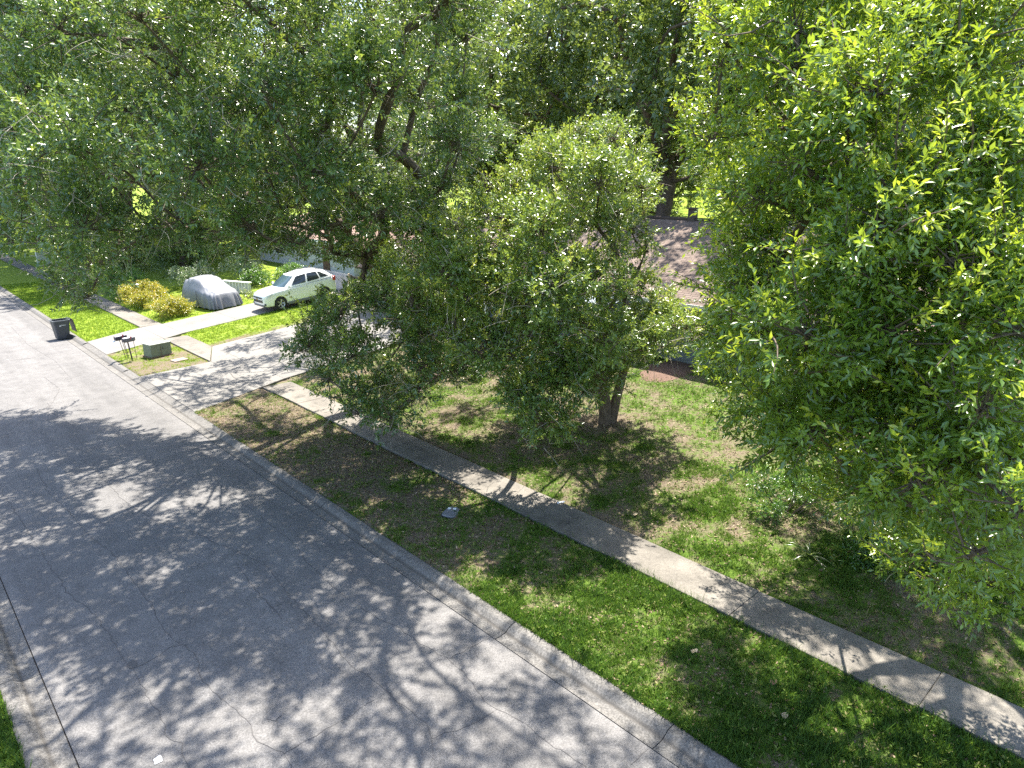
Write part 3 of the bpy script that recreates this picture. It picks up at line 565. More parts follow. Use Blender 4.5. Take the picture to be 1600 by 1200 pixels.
def leaves(P, D, T, rng, per=11, ll=.10, ratio=.40, twig=.30, up=.55, fine=False, droop=.25):
    """twig shoots at P along D with leaves set round them; T the twig's tone. Returns V, F, tone"""
    n = len(P); k = per
    t = np.tile(np.linspace(.18, 1.0, k), (n, 1)) + rng.uniform(-.06, .06, (n, k))
    Lg = twig * rng.uniform(.7, 1.25, (n, 1))
    ref = unit(rng.normal(size=(n, 3))); A = unit(np.cross(D, ref)); B = np.cross(D, A)
    az = np.arange(k)[None] * 2.4 + rng.uniform(0, 6.28, (n, 1)) + rng.normal(0, .4, (n, k))
    sp = np.radians(74 - 38 * t) + rng.normal(0, .2, (n, k))
    d = D[:, None] * np.cos(sp)[..., None] + (A[:, None] * np.cos(az)[..., None] + B[:, None] * np.sin(az)[..., None]) * np.sin(sp)[..., None]
    d[..., 2] -= droop * rng.uniform(0, 1, (n, k))
    d = unit(d)
    o = P[:, None] + D[:, None] * (t * Lg)[..., None]
    nn = rng.normal(size=(n, k, 3)) * .62 + D[:, None] * .45; nn[..., 2] += up
    side = unit(np.cross(d, nn)); nrm = np.cross(side, d)
    l = ll * rng.uniform(.65, 1.25, (n, k))[..., None]; w = l * ratio * rng.uniform(.85, 1.15, (n, k))[..., None] * .5
    tone = np.clip(T[:, None] + rng.normal(0, .10, (n, k)), 0, 1)
    b0 = o.reshape(-1, 3); d = d.reshape(-1, 3); side = side.reshape(-1, 3); nrm = nrm.reshape(-1, 3); l = l.reshape(-1, 1); w = w.reshape(-1, 1)
    fold = nrm * w * .35
    m = len(b0)
    if fine:
        V = np.stack([b0, b0 + d * l * .33 + side * w * .95 + fold, b0 + d * l * .72 + side * w * .9 + fold - nrm * l * .03, b0 + d * l - nrm * l * .09,
                      b0 + d * l * .72 - side * w * .9 + fold - nrm * l * .03, b0 + d * l * .33 - side * w * .95 + fold], 1)
        i = np.arange(m)[:, None] * 6
        F = np.concatenate([i + [0, 1, 5], i + [1, 2, 5], i + [5, 2, 4], i + [2, 3, 4]], 0)
        return V.reshape(-1, 3), F, np.repeat(tone.ravel(), 6)
    V = np.stack([b0, b0 + d * l * .5 + side * w + fold, b0 + d * l - nrm * l * .05, b0 + d * l * .5 - side * w + fold], 1)
    i = np.arange(m)[:, None] * 4
    F = np.concatenate([i + [0, 1, 2], i + [0, 2, 3]], 0)
    return V.reshape(-1, 3), F, np.repeat(tone.ravel(), 4)

def sticks(P, Q, r0, r1, rng, sides=3, bend=.12, seg=3):
    """many thin bent shoots from P to Q as one mesh"""
    n = len(P); t = np.linspace(0, 1, seg + 1)
    d = Q - P; L_ = np.linalg.norm(d, axis=1, keepdims=True)
    ref = unit(rng.normal(size=(n, 3))); A = unit(np.cross(d, ref)); B = unit(np.cross(d, A))
    bow = rng.uniform(-bend, bend, (n, 1)) * L_
    pts = P[:, None] + d[:, None] * t[None, :, None] + (A * bow)[:, None] * np.sin(np.pi * t)[None, :, None]
    rad = (np.asarray(r0).reshape(-1, 1) * (1 - t) + np.asarray(r1).reshape(-1, 1) * t) if np.ndim(r0) else np.tile(r0 * (1 - t) + r1 * t, (n, 1))
    an = np.arange(sides) * 2 * np.pi / sides
    V = pts[:, :, None] + (A[:, None, None] * np.cos(an)[None, None, :, None] + B[:, None, None] * np.sin(an)[None, None, :, None]) * rad[:, :, None, None]
    base = (np.arange(n) * (seg + 1) * sides)[:, None, None]
    s_ = (np.arange(seg) * sides)[None, :, None]; j = np.arange(sides)[None, None, :]; j2 = (j + 1) % sides
    F = np.stack([base + s_ + j, base + s_ + j2, base + s_ + sides + j2, base + s_ + sides + j], -1).reshape(-1, 4)
    return V.reshape(-1, 3), F

def joinm(parts):
    V = []; F = []; T = []; o = 0
    for p in parts:
        V.append(p[0]); F.append(p[1] + o); o += len(p[0])
        if len(p) > 2: T.append(p[2])
    return np.concatenate(V), np.concatenate(F), (np.concatenate(T) if T else None)

def limbs(nodes, clumps, rng, tip=.02, kpath=.55):
    """nodes: list of (x, y, z) of the trunk, base first. Connects every clump to the growing frame.
    Returns edges (parent, child), positions, radii"""
    pos = [np.array(p, float) for p in nodes]; par = [-1] + list(range(len(nodes) - 1))
    plen = [0.0]
    for a, b in zip(pos[:-1], pos[1:]): plen.append(plen[-1] + np.linalg.norm(b - a))
    first = max(1, len(nodes) - 3)
    order = sorted(range(len(clumps)), key=lambda i: np.linalg.norm(np.array(clumps[i][:3]) - pos[-1]))
    for i in order:
        c = np.array(clumps[i][:3]); best = None
        for j in range(first, len(pos)):
            d = np.linalg.norm(c - pos[j]); cost = d + kpath * plen[j] + (1.5 if pos[j][2] > c[2] + 2.5 else 0)
            if best is None or cost < best[0]: best = (cost, j, d)
        j = best[1]; d = best[2]; a = pos[j]
        ns = max(1, int(d / 1.3)); prev = j
        side = unit(np.cross(c - a, rng.normal(size=3)))
        arch = rng.uniform(-.08, .16) * d; wob = rng.uniform(-.14, .14) * d
        for s in range(1, ns + 1):
            t = s / ns
            p = a + (c - a) * t + np.array([0, 0, arch]) * math.sin(math.pi * t) + side * wob * math.sin(math.pi * t) + (rng.normal(size=3) * .07 if s < ns else 0)
            pos.append(p); par.append(prev); plen.append(plen[prev] + np.linalg.norm(p - pos[prev])); prev = len(pos) - 1
    n = len(pos); kids = [[] for _ in range(n)]
    for c, p in enumerate(par):
        if p >= 0: kids[p].append(c)
    rad = np.zeros(n)
    for k in range(n - 1, -1, -1):
        s = sum(rad[c] ** 2.25 for c in kids[k]); rad[k] = max(tip, s ** (1 / 2.25))
    return np.array(pos), par, kids, rad

def frame_mesh(pos, par, kids, rad, trunk_r, rng, sides=8):
    """tube mesh along the branching frame; chains follow the thickest child"""
    sc = trunk_r / rad[0]
    R_ = rad * np.where(rad > .06, sc, 1 + (sc - 1) * np.clip(rad / .06, 0, 1))
    mb = MB(); done = set()
    stack = [(0, None)]
    while stack:
        k, start = stack.pop()
        chain = [k] if start is None else [start, k]
        cur = k
        while kids[cur]:
            ks = sorted(kids[cur], key=lambda c: -rad[c]); nxt = ks[0]
            for o in ks[1:]: stack.append((o, cur))
            chain.append(nxt); cur = nxt
        pts = [Vector(pos[c]) for c in chain]; rr = [R_[c] for c in chain]
        if start is not None: rr[0] = min(R_[start], R_[k] * 1.35)
        # smooth the chain
        P2 = []; r2 = []
        for a in range(len(pts) - 1):
            p0 = pts[max(a - 1, 0)]; p1 = pts[a]; p2 = pts[a + 1]; p3 = pts[min(a + 2, len(pts) - 1)]
            for t in (0, .34, .67):
                P2.append(.5 * ((2 * p1) + (p2 - p0) * t + (2 * p0 - 5 * p1 + 4 * p2 - p3) * t * t + (3 * p1 - p0 - 3 * p2 + p3) * t ** 3))
                r2.append((rr[a] * (1 - t) + rr[a + 1] * t) * rng.uniform(.93, 1.07))
        P2.append(pts[-1]); r2.append(rr[-1] * .6)
        if start is None:
            r2[0] *= 1.55; r2[1] *= 1.15
        mb.tube(P2, r2, n=sides if rr[0] > .05 else 5, cap=False)
    return mb

def crown_parts(clumps, rng, dens=250, per=11, ll=.10, twig=.30, fine_near=None, young=.25, center=None, flat=.72, dead=.05, tone0=.40, ratio=.40, shoots=1.0, thin=1.0):
    """leaf shoots and their thin branches for a list of clumps"""
    Ps = []; Ds = []; Ts = []; S0 = []; S1 = []; dead0 = []; dead1 = []
    zmax = max(c[2] for c in clumps); zmin = min(c[2] for c in clumps)
    for x, y, z, r in clumps:
        c = np.array([x, y, z]); ct = tone0 + rng.normal(0, .07)
        nb = max(6, int(9 + 12 * r))
        d = unit(rng.normal(size=(nb, 3)) + np.array([0, 0, .5])); rr = r * rng.uniform(.55, 1.0, (nb, 1)) ** .6
        b = c + d * rr * np.array([1, 1, flat])
        S0.append(np.tile(c, (nb, 1)) + rng.normal(size=(nb, 3)) * .05); S1.append(b)
        nt = int(dens * r * r * (thin if x * x + y * y > 196 else 1))
        pick = rng.integers(0, nb, nt); s = rng.uniform(.35, 1.08, (nt, 1))
        p = c + (b[pick] - c) * s + rng.normal(size=(nt, 3)) * .13 * r ** .5
        dd = unit(unit(p - c) * .9 + rng.normal(size=(nt, 3)) * .55 + np.array([0, 0, .25]))
        Ps.append(p); Ds.append(dd)
        # young yellow-green shoots sit at the tips of upper, outer growth
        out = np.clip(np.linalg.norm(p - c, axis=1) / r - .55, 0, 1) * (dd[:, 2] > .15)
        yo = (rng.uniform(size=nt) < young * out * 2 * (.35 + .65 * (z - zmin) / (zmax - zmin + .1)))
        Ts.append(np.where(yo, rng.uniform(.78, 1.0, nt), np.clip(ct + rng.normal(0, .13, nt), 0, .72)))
        # longer leading shoots break the outline
        nl = int(8 * r * shoots)
        if nl:
            d0 = unit(rng.normal(size=(nl, 3)) + np.array([0, 0, .45])); q0 = c + d0 * r * .85 * np.array([1, 1, flat]); ln = rng.uniform(.35, .8, (nl, 1)) * min(1.2, .5 + .5 * r)
            d1 = unit(d0 + rng.normal(size=(nl, 3)) * .3 + np.array([0, 0, .35])); young_ = (d1[:, 2] > .2) & (rng.uniform(size=nl) < .65)
            for s_ in (.15, .5, .85):
                Ps.append(q0 + d1 * ln * s_); Ds.append(unit(d1 + rng.normal(size=(nl, 3)) * .12)); Ts.append(np.where(young_, rng.uniform(.72, 1, nl), np.clip(ct + rng.normal(0, .1, nl), 0, .75)))
            S0.append(q0 - d1 * .2); S1.append(q0 + d1 * (ln + .15))
        nd = int(nb * dead * 6)
        if nd:
            q = c + unit(rng.normal(size=(nd, 3))) * r * rng.uniform(.6, 1.0, (nd, 1))
            dead0.append(q); dead1.append(q + unit(rng.normal(size=(nd, 3)) + np.array([0, 0, -.4])) * rng.uniform(.35, 1.1, (nd, 1)))
    P = np.concatenate(Ps); D = np.concatenate(Ds); T = np.concatenate(Ts)
    if fine_near is None:
        L_ = leaves(P, D, T, rng, per, ll, ratio, twig)
    else:
        near = np.linalg.norm(P - np.array([0, 0, CAM_H]), axis=1) < fine_near
        L_ = joinm([leaves(P[near], D[near], T[near], rng, per, ll, ratio, twig, fine=True), leaves(P[~near], D[~near], T[~near], rng, per, ll, ratio, twig)])
    st = [sticks(np.concatenate(S0), np.concatenate(S1), .014, .005, rng, 4, .15, 3)]
    k = rng.uniform(size=len(P)) < .05
    st.append(sticks(P[k] - D[k] * .12, P[k] + D[k] * twig, .0045, .002, rng, 3, .1, 1))
    tw = joinm(st)
    dm = joinm([sticks(np.concatenate(dead0), np.concatenate(dead1), .009, .004, rng, 3, .2, 3)]) if dead0 else None
    return L_, tw, dm

def tree(name, label, cat, trunk, trunk_r, clumps, seed, lmat, group=None, bark='bark', sides=9, frame_to=None, tipr=.02, **kw):
    rng = np.random.default_rng(seed)
    base = np.array(trunk[0], float)
    root = tag(empty(name, tuple(base)), label, cat, group)
    tr = [tuple(np.array(p, float) - base) for p in trunk]; cl = [(c[0] - base[0], c[1] - base[1], c[2] - base[2], c[3]) for c in clumps]
    pos, par, kids, rad = limbs(tr, cl if frame_to is None else cl[:frame_to], rng, tip=tipr)
    frame_mesh(pos, par, kids, rad, trunk_r, rng, sides).build('trunk', M[bark], root, smooth=True)
    fn = kw.pop('fine_near', None)
    L_, tw, dm = crown_parts_local(cl, rng, base, fn, **kw)
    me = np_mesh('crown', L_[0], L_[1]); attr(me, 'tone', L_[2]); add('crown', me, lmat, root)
    tag(add('branches', np_mesh('branches', tw[0], tw[1]), M['bark'], root), kind='stuff')
    if dm is not None: tag(add('bare_twigs', np_mesh('bare_twigs', dm[0], dm[1]), M['twig'], root), kind='stuff')
    return root

def crown_parts_local(cl, rng, base, fn, **kw):
    world_cl = [(c[0] + base[0], c[1] + base[1], c[2] + base[2], c[3]) for c in cl]
    L_, tw, dm = crown_parts(world_cl, rng, fine_near=fn, **kw)
    L_ = (L_[0] - base, L_[1], L_[2]); tw = (tw[0] - base, tw[1])
    if dm is not None: dm = (dm[0] - base, dm[1])
    return L_, tw, dm

# front oak: two stems from one base
tree('oak_tree', 'double-stemmed oak in the middle of the front lawn, crown hanging low', 'tree',
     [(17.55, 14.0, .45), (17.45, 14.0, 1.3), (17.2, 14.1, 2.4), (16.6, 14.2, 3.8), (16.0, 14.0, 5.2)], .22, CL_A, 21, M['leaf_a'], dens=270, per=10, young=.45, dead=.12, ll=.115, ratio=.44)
# second stem of the front oak is grown as part of the same tree
front = [o for o in C.objects if o.name == 'oak_tree'][0]
s2 = MB().tube([(0.12, -.05, -.05), (.28, -.2, 1.0), (.5, -.35, 2.2), (.75, -.2, 3.6), (.9, .4, 5.4), (.8, 1.0, 7.2)], [.24, .16, .14, .11, .08, .04], n=9, cap=False)
s2.build('second_stem', M['bark'], front, smooth=True)

# big spreading oak beside the driveway whose limbs reach over the street
tree('oak_tree', 'huge spreading oak beside the driveway with limbs reaching over the street', 'tree',
     [(16.7, 22.6, .35), (16.6, 22.6, 1.6), (16.2, 22.9, 3.1), (15.2, 23.3, 4.8), (13.6, 23.6, 6.4), (12.2, 23.6, 8.2)], .42, CL_B + CL_BL + CL_BX + CL_BT, 33, M['leaf_b'], dens=170, per=9, young=.42, dead=.13, ll=.13, ratio=.44)
# near oak on the viewer's side of the lawn, filling one side of the picture
tree('oak_tree', 'dense bright oak nearest the viewer, towering over the sidewalk', 'tree',
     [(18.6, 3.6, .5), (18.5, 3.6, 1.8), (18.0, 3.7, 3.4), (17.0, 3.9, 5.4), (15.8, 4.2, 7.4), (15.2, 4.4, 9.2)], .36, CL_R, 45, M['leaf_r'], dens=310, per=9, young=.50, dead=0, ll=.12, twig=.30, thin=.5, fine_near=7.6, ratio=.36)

# ---- trees behind the houses: three crowns, each copy turned and scaled
def back_proto(seed, h, rad_, n):
    rng = np.random.default_rng(seed); cl = []
    while len(cl) < n:
        p = rng.uniform(-1, 1, 3)
        q = np.linalg.norm(p)
        if q > 1 or q < .45: continue
        cl.append((p[0] * rad_, p[1] * rad_, h * .62 + p[2] * h * .36, rng.uniform(1.2, 2.1)))
    pos, par, kids, rd = limbs([(0, 0, -.4), (.1, 0, h * .12), (-.1, .1, h * .25), (.1, 0, h * .4), (0, .2, h * .55)], cl, rng, tip=.035)
    tm = frame_mesh(pos, par, kids, rd, .38, rng, 7).mesh('trunk', smooth=True); tm.materials.append(M['bark'])
    L_, tw, dm = crown_parts(cl, rng, dens=34, per=9, ll=.24, twig=.55, young=.12, dead=0, ratio=.5, shoots=.5)
    me = np_mesh('crown', L_[0], L_[1]); attr(me, 'tone', L_[2]); me.materials.append(M['leaf_far'])
    return tm, me
def low_proto(seed, h, rad_, n):
    rng = np.random.default_rng(seed); cl = []
    while len(cl) < n:
        p = rng.uniform(-1, 1, 3)
        q = np.linalg.norm(p)
        if q > 1 or q < .5: continue
        cl.append((p[0] * rad_, p[1] * rad_, h * .5 + p[2] * h * .46, rng.uniform(1.2, 1.9)))
    pos, par, kids, rd = limbs([(0, 0, -.4), (.1, 0, h * .1), (-.1, .1, h * .2), (.1, 0, h * .3), (0, .2, h * .45)], cl, rng, tip=.035)
    tm = frame_mesh(pos, par, kids, rd, .3, rng, 7).mesh('trunk', smooth=True); tm.materials.append(M['bark'])
    L_, tw, dm = crown_parts(cl, rng, dens=34, per=9, ll=.24, twig=.55, young=.12, dead=0, ratio=.5, shoots=.5)
    me = np_mesh('crown', L_[0], L_[1]); attr(me, 'tone', L_[2]); me.materials.append(M['leaf_far'])
    return tm, me
PROTO = [back_proto(71, 15, 6.2, 44), back_proto(72, 17, 6.8, 50), back_proto(73, 13, 5.4, 36), low_proto(74, 9, 5.2, 40)]
BACK = [ # x, y, proto, scale, turn, label
    (41, 7, 1, 1.3, .3, 'tall dark tree behind the brown roof, hidden mostly by the bright oak'),
    (39.5, 17, 0, 1.5, 1.2, 'tall tree right behind the ridge with the dark chimney'),
    (39, 27, 1, 1.35, 2.2, 'tall tree with dark limbs behind the front oak'),
    (40, 37.5, 0, 1.45, 3.3, 'tall tree behind the garage end of the brown-roofed house'),
    (43, 60, 1, 1.3, 4.1, 'tall dark tree behind the neighbouring house'),
    (42, 48, 1, 1.3, 5.0, 'tall tree above the pinkish hip roof'),
    (29, 71, 1, 1.5, .9, 'rounded tree beyond the far end of the neighbouring house'),
    (21, 64, 0, 1.45, 5.2, 'dark tree past the covered car'),
    (21.5, 81, 1, 1.6, 2.7, 'dark tree beyond the pale fence at the far lots'),
    (19, 105, 1, 2.0, 1.9, 'far tree along the street beyond the sunny verge'),
    (15.5, 85, 1, 1.65, 2.1, 'tall dark tree at the far sidewalk, leftmost of the trees behind the overhanging oak'),
    (9, 128, 0, 2.3, .4, 'most distant tree down the street'),
    (24, 92, 1, 1.8, 3.9, 'far tall tree behind the trees along the street'),
    (56, 26, 1, 1.5, 5.7, 'distant tree on the hill behind the brown ridge'),
    (60, 52, 0, 1.6, 1.5, 'distant tree on the hill behind the neighbouring roof'),
    (56, 78, 1, 1.5, 2.9, 'distant tall tree on the hill at the back of the lots'),
    (60, 14, 0, 1.4, .7, 'hillside tree behind the bright oak'),
    (96, 30, 3, 1.9, .7, 'low bushy hilltop tree above the chimney'),
    (94, 46, 3, 2.0, 4.6, 'low bushy hilltop tree beyond the sunlit back lawn'),
    (92, 64, 3, 2.0, 3.0, 'low bushy hilltop tree farther along the ridge'),
    (84, 84, 3, 2.1, 1.0, 'low bushy hilltop tree behind the neighbouring lot'),
    (100, 12, 3, 2.0, 2.0, 'low bushy hilltop tree behind the bright oak'),
    (52, 39, 3, 1.0, 0.2, 'bushy small tree behind the garage'),
    (50, 52, 3, 1.1, 3.2, 'bushy small tree behind the pinkish roof'),
    (46, 66, 3, 1.2, 1.2, 'bushy small tree at the far corner of the neighbouring house'),
    (34, 79, 3, 1.1, 2.4, 'bushy tree beyond the rounded tree'),
    (24.5, 69, 3, .8, 5.4, 'low bushy tree between the covered car and the far lots'),
    (19.5, 60.5, 3, .45, .4, 'small bushy tree behind the pale flowering bush'),
    (17, 68, 3, .6, 1.4, 'small bushy tree near the far sidewalk'),
    (15, 110, 3, 1.3, 1.4, 'bushy far tree at the end of the street'),
    (2, 150, 3, 1.8, 4.4, 'bushy far tree closing the street'),
    (16, 140, 3, 1.8, 2.4, 'bushy far tree behind the end of the street'),
]
for x, y, k, s, a, lab in BACK:
    z = float(terrain(np.array([x]), np.array([y]))[0])
    r_ = tag(empty('broadleaf_tree', (x, y, z), a), lab, 'tree', 'trees behind the houses')
    r_.scale = (s, s, s)
    for nm, me in zip(('trunk', 'crown'), PROTO[k]):
        o = bpy.data.objects.new(nm, me); C.objects.link(o); o.parent = r_

# ---------------------------------------------------------------- shrubs and ground plants
def shrub(name, label, base, rx_, ry_, h, mat, seed, dens=420, ll=.085, per=9, tone0=.45, group=None, young=.6):
    rng = np.random.default_rng(seed); base = np.array([base[0], base[1], float(terrain(np.array([base[0]]), np.array([base[1]]))[0])])
    root = tag(empty(name, tuple(base)), label, 'shrub', group)
    n = max(6, int(10 * rx_ * ry_ * 1.5)); cl = []
    for _ in range(n):
        a = rng.uniform(0, 6.28); q = rng.uniform(0, .8) ** .5
        r_ = rng.uniform(.28, .42) * min(1.2, max(.7, h))
        cl.append((math.cos(a) * q * rx_, math.sin(a) * q * ry_, max(r_ * .6, h * (1 - .45 * q * q) * rng.uniform(.45, .95) - r_ * .5), r_))
    L_, tw, dm = crown_parts(cl, rng, dens=dens, per=per, ll=ll, twig=.16, young=young, dead=0, tone0=tone0, shoots=0)
    me = np_mesh('crown', L_[0], L_[1]); attr(me, 'tone', L_[2]); add('crown', me, mat, root)
    P = rng.normal(size=(9, 3)) * [.12 * rx_, .12 * ry_, 0]; Q = np.array([cl[i % n][:3] for i in range(9)])
    s_ = sticks(P - [0, 0, .05], Q, .022, .01, rng, 5, .15, 4)
    tag(add('stems', np_mesh('stems', s_[0], s_[1]), M['bark'], root), kind='stuff')
    return root
shrub('shrub', 'rounded yellow-green shrub nearest the sidewalk beside the sunlit driveway', (13.9, 46.2), 1.3, 1.35, 1.45, M['leaf_yellow'], 1, tone0=.42)
shrub('shrub', 'taller golden-yellow shrub just behind the rounded yellow one', (13.7, 51.0), 1.4, 1.9, 1.8, M['leaf_yellow'], 2, tone0=.5)
shrub('shrub', 'deep green shrub between the golden shrub and the far sidewalk', (13.5, 55.0), 1.0, 1.3, 1.3, M['leaf_green'], 3, dens=300)
shrub('shrub', 'light green leafy bush farther along the sidewalk behind the hanging oak fringe', (14.3, 57.5), 1.5, 1.9, 2.2, M['leaf_green'], 4, dens=200, ll=.09, tone0=.7)
shrub('shrub', 'pale flowering bush behind the roof of the covered car', (18.3, 54.5), 1.6, 1.6, 2.0, M['leaf_pale'], 5, dens=220, ll=.09, tone0=.6)
shrub('shrub', 'second pale flowering bush by the neighbouring house wall', (21.4, 53.0), 1.5, 1.4, 2.2, M['leaf_pale'], 6, dens=220, ll=.09, tone0=.6)
shrub('shrub', 'dark green shrub at the foot of the big spreading oak', (18.2, 21.6), 1.1, 1.0, 1.0, M['leaf_green'], 7, dens=330, ll=.09, tone0=.3, young=.2)
shrub('shrub', 'dark foundation shrub against the porch wall behind the front oak', (22.9, 18.3), .8, 1.2, 1.2, M['leaf_green'], 8, dens=300, ll=.08, tone0=.3, young=.2)
shrub('shrub', 'small green-leaved bush under the bright oak by the lawn', (15.9, 6.7), .95, .9, 1.5, M['leaf_green'], 9, dens=360, ll=.07, tone0=.55)
shrub('shrub', 'low weedy bush in deep shade right of the strap-leaved plants', (15.8, 4.4), 1.2, 1.0, .7, M['leaf_green'], 10, dens=300, ll=.07, tone0=.4)
shrub('shrub', 'dark bush along the fence behind the white car', (23.4, 38.7), 1.0, .9, 1.3, M['leaf_green'], 12, dens=300, ll=.08, tone0=.35)

shrub('shrub', 'dry brownish weed clump between the covered car and the white car', (18.9, 46.2), .7, .9, .7, M['strap'], 13, dens=260, ll=.08, tone0=.7)
shrub('shrub', 'leafy bush by the fence behind the white car roof', (22.6, 47.2), 1.1, 1.3, 1.7, M['leaf_green'], 14, dens=240, ll=.1, tone0=.45)
shrub('shrub', 'leafy bush behind the low white railing', (20.9, 50.0), 1.2, 1.2, 1.5, M['leaf_green'], 16, dens=240, ll=.1, tone0=.35)

def strap_plant(label, x, y, n, ln, seed):
    rng = np.random.default_rng(seed); z = float(terrain(np.array([x]), np.array([y]))[0])
    root = tag(empty('strap_leaf_plant', (x, y, z)), label, 'plant', 'strap-leaved plants under the bright oak')
    for k in range(n):
        a = rng.uniform(0, 6.28); l = ln * rng.uniform(.6, 1.1); el = rng.uniform(.25, 1.1); w = rng.uniform(.018, .03)
        V = []; F = []
        for s in range(7):
            t = s / 6; r_ = l * t * math.cos(el); h = l * t * math.sin(el) - l * .75 * t * t * (1 - .5 * math.sin(el)) + .03
            ww = w * (1 - t) ** .6 + .001; sx, sy = -math.sin(a), math.cos(a)
            V += [(math.cos(a) * r_ + sx * ww, math.sin(a) * r_ + sy * ww, max(.012, h) + ww * .4), (math.cos(a) * r_, math.sin(a) * r_, max(.01, h)), (math.cos(a) * r_ - sx * ww, math.sin(a) * r_ - sy * ww, max(.012, h) + ww * .4)]
            if s:
                b_ = 3 * s
                F += [(b_ - 3, b_ - 2, b_ + 1, b_), (b_ - 2, b_ - 1, b_ + 2, b_ + 1)]
        me = np_mesh('leaf', V, F, True); attr(me, 'tone', np.full(len(V), rng.choice([.3, .55, .95])))
        add('leaf', me, M['strap'], root)
strap_plant('pale strap-leaved plant sprawling beside the small green bush', 14.55, 5.55, 12, .75, 3)
strap_plant('taller strap-leaved plant with arching straw-coloured leaves in deep shade', 15.05, 3.85, 20, .95, 4)

# ---------------------------------------------------------------- grass and fallen leaves
def scatter(rng, boxes, keep):
    P = []
    for x0, x1, y0, y1, dn in boxes:
        n = int((x1 - x0) * (y1 - y0) * dn); p = np.stack([rng.uniform(x0, x1, n), rng.uniform(y0, y1, n)], 1)
        P.append(p[keep(p[:, 0], p[:, 1], rng)])
    return np.concatenate(P)
def grass(name, label, boxes, seed, h, mat, blades=4, width=.007, gate=.44):
    rng = np.random.default_rng(seed)
    def keep(x, y, r):
        l, s_ = lush(x, y); l = l + (fbm(x * 3.2, y * 3.2, 9, 4) - .5) * 1.5 + .3 * np.exp(-((x - 11.44) / .07) ** 2) + .3 * np.exp(-((x - 12.66) / .07) ** 2) + .2 * np.exp(-((x - 8.2) / .06) ** 2)
        return (r.uniform(size=len(x)) < np.clip((l - gate) * 2.2 + .06, .16, 1)) & ~on_drive(x, y, -.02)
    P = scatter(rng, boxes, keep); n = len(P)
    l, _ = lush(P[:, 0], P[:, 1])
    tuft_t = np.clip(.38 + (.55 - l) * .9 + rng.normal(0, .16, n) + (rng.uniform(size=n) < .12) * .4, 0, 1)
    hh = h * (.55 + .8 * l) * rng.uniform(.5, 1.4, n) * np.where(rng.uniform(size=n) < .07, 1.9, 1)
    o = np.repeat(P, blades, 0) + rng.normal(0, .022, (n * blades, 2)); m = len(o)
    z = terrain(o[:, 0], o[:, 1]) - .005
    a = rng.uniform(0, 6.28, m); lean = rng.uniform(.2, 1.1, m); H = np.repeat(hh, blades) * rng.uniform(.6, 1.15, m)
    dx, dy = np.cos(a), np.sin(a); w = width * rng.uniform(.7, 1.4, m)
    b = np.stack([o[:, 0], o[:, 1], z], 1)
    V = np.stack([b + np.stack([-dy * w, dx * w, 0 * w], 1), b + np.stack([dy * w, -dx * w, 0 * w], 1), b + np.stack([dx * H * lean, dy * H * lean, H], 1)], 1).reshape(-1, 3)
    me = np_mesh(name, V, np.arange(3 * m).reshape(-1, 3)); attr(me, 'tone', np.repeat(np.repeat(tuft_t, blades), 3))
    return tag(add(name, me, mat), label, kind='stuff')
grass('grass', 'patchy green grass of the verge and front lawn', [(8.15, 11.5, -2, 10, 1150), (8.15, 11.5, 10, 26.6, 640), (12.59, 17, -1, 12, 780), (12.63, 17, 12, 28, 480), (17, 24, 1, 28, 230), (-1.6, .37, 7, 16, 700)], 5, .075, M['grass'])
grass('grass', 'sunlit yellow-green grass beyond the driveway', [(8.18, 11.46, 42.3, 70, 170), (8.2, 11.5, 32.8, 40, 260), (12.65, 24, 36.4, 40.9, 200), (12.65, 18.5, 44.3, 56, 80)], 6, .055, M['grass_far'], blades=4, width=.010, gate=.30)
def litter(boxes, seed):
    rng = np.random.default_rng(seed)
    P = scatter(rng, boxes, lambda x, y, r: ((r.uniform(size=len(x)) < .25 + .75 * fbm(x * 1.5, y * 1.5, 4)) & ~on_drive(x, y, -.1)))
    n = len(P); z = terrain(P[:, 0], P[:, 1]) + .008; b = np.stack([P[:, 0], P[:, 1], z], 1)
    d = rng.normal(size=(n, 3)); d[:, 2] *= .15; d = unit(d); nn = rng.normal(size=(n, 3)) * .35; nn[:, 2] += 1; s_ = unit(np.cross(d, nn)); u_ = np.cross(s_, d)
    l = rng.uniform(.045, .10, (n, 1)); w = l * .24
    V = np.stack([b, b + d * l * .5 + s_ * w + u_ * .008, b + d * l + u_ * .012, b + d * l * .5 - s_ * w + u_ * .008], 1).reshape(-1, 3)
    i = np.arange(n)[:, None] * 4
    me = np_mesh('leaf_litter', V, np.concatenate([i + [0, 1, 2], i + [0, 2, 3]])); attr(me, 'tone', np.repeat(rng.uniform(0, 1, n), 4))
    tag(add('leaf_litter', me, M['litter']), 'fallen brown oak leaves on the lawn and verge', kind='stuff')
litter([(8.2, 11.42, 0, 11, 110), (8.2, 11.42, 11, 26.5, 260), (12.68, 24, 0, 28, 130)], 8)

def weeds(boxes, seed):
    rng = np.random.default_rng(seed)
    P = scatter(rng, boxes, lambda x, y, r: (r.uniform(size=len(x)) < np.clip((lush(x, y)[0] - .35) * 1.6, .05, 1)) & ~on_drive(x, y, -.1))
    n = len(P); base = np.stack([P[:, 0], P[:, 1], terrain(P[:, 0], P[:, 1])], 1)
    D = unit(rng.normal(size=(n, 3)) * .35 + np.array([0, 0, 1.0]))
    L_ = leaves(base, D, rng.uniform(.1, .85, n), rng, 6, .07, .42, .09)
    me = np_mesh('weeds', L_[0], L_[1]); attr(me, 'tone', L_[2])
    tag(add('weeds', me, M['grass']), 'broad-leaved weeds scattered through the turf', kind='stuff')
weeds([(8.2, 11.42, -1, 12, 55), (8.2, 11.42, 12, 26, 18), (12.7, 22, 0, 28, 16)], 15)
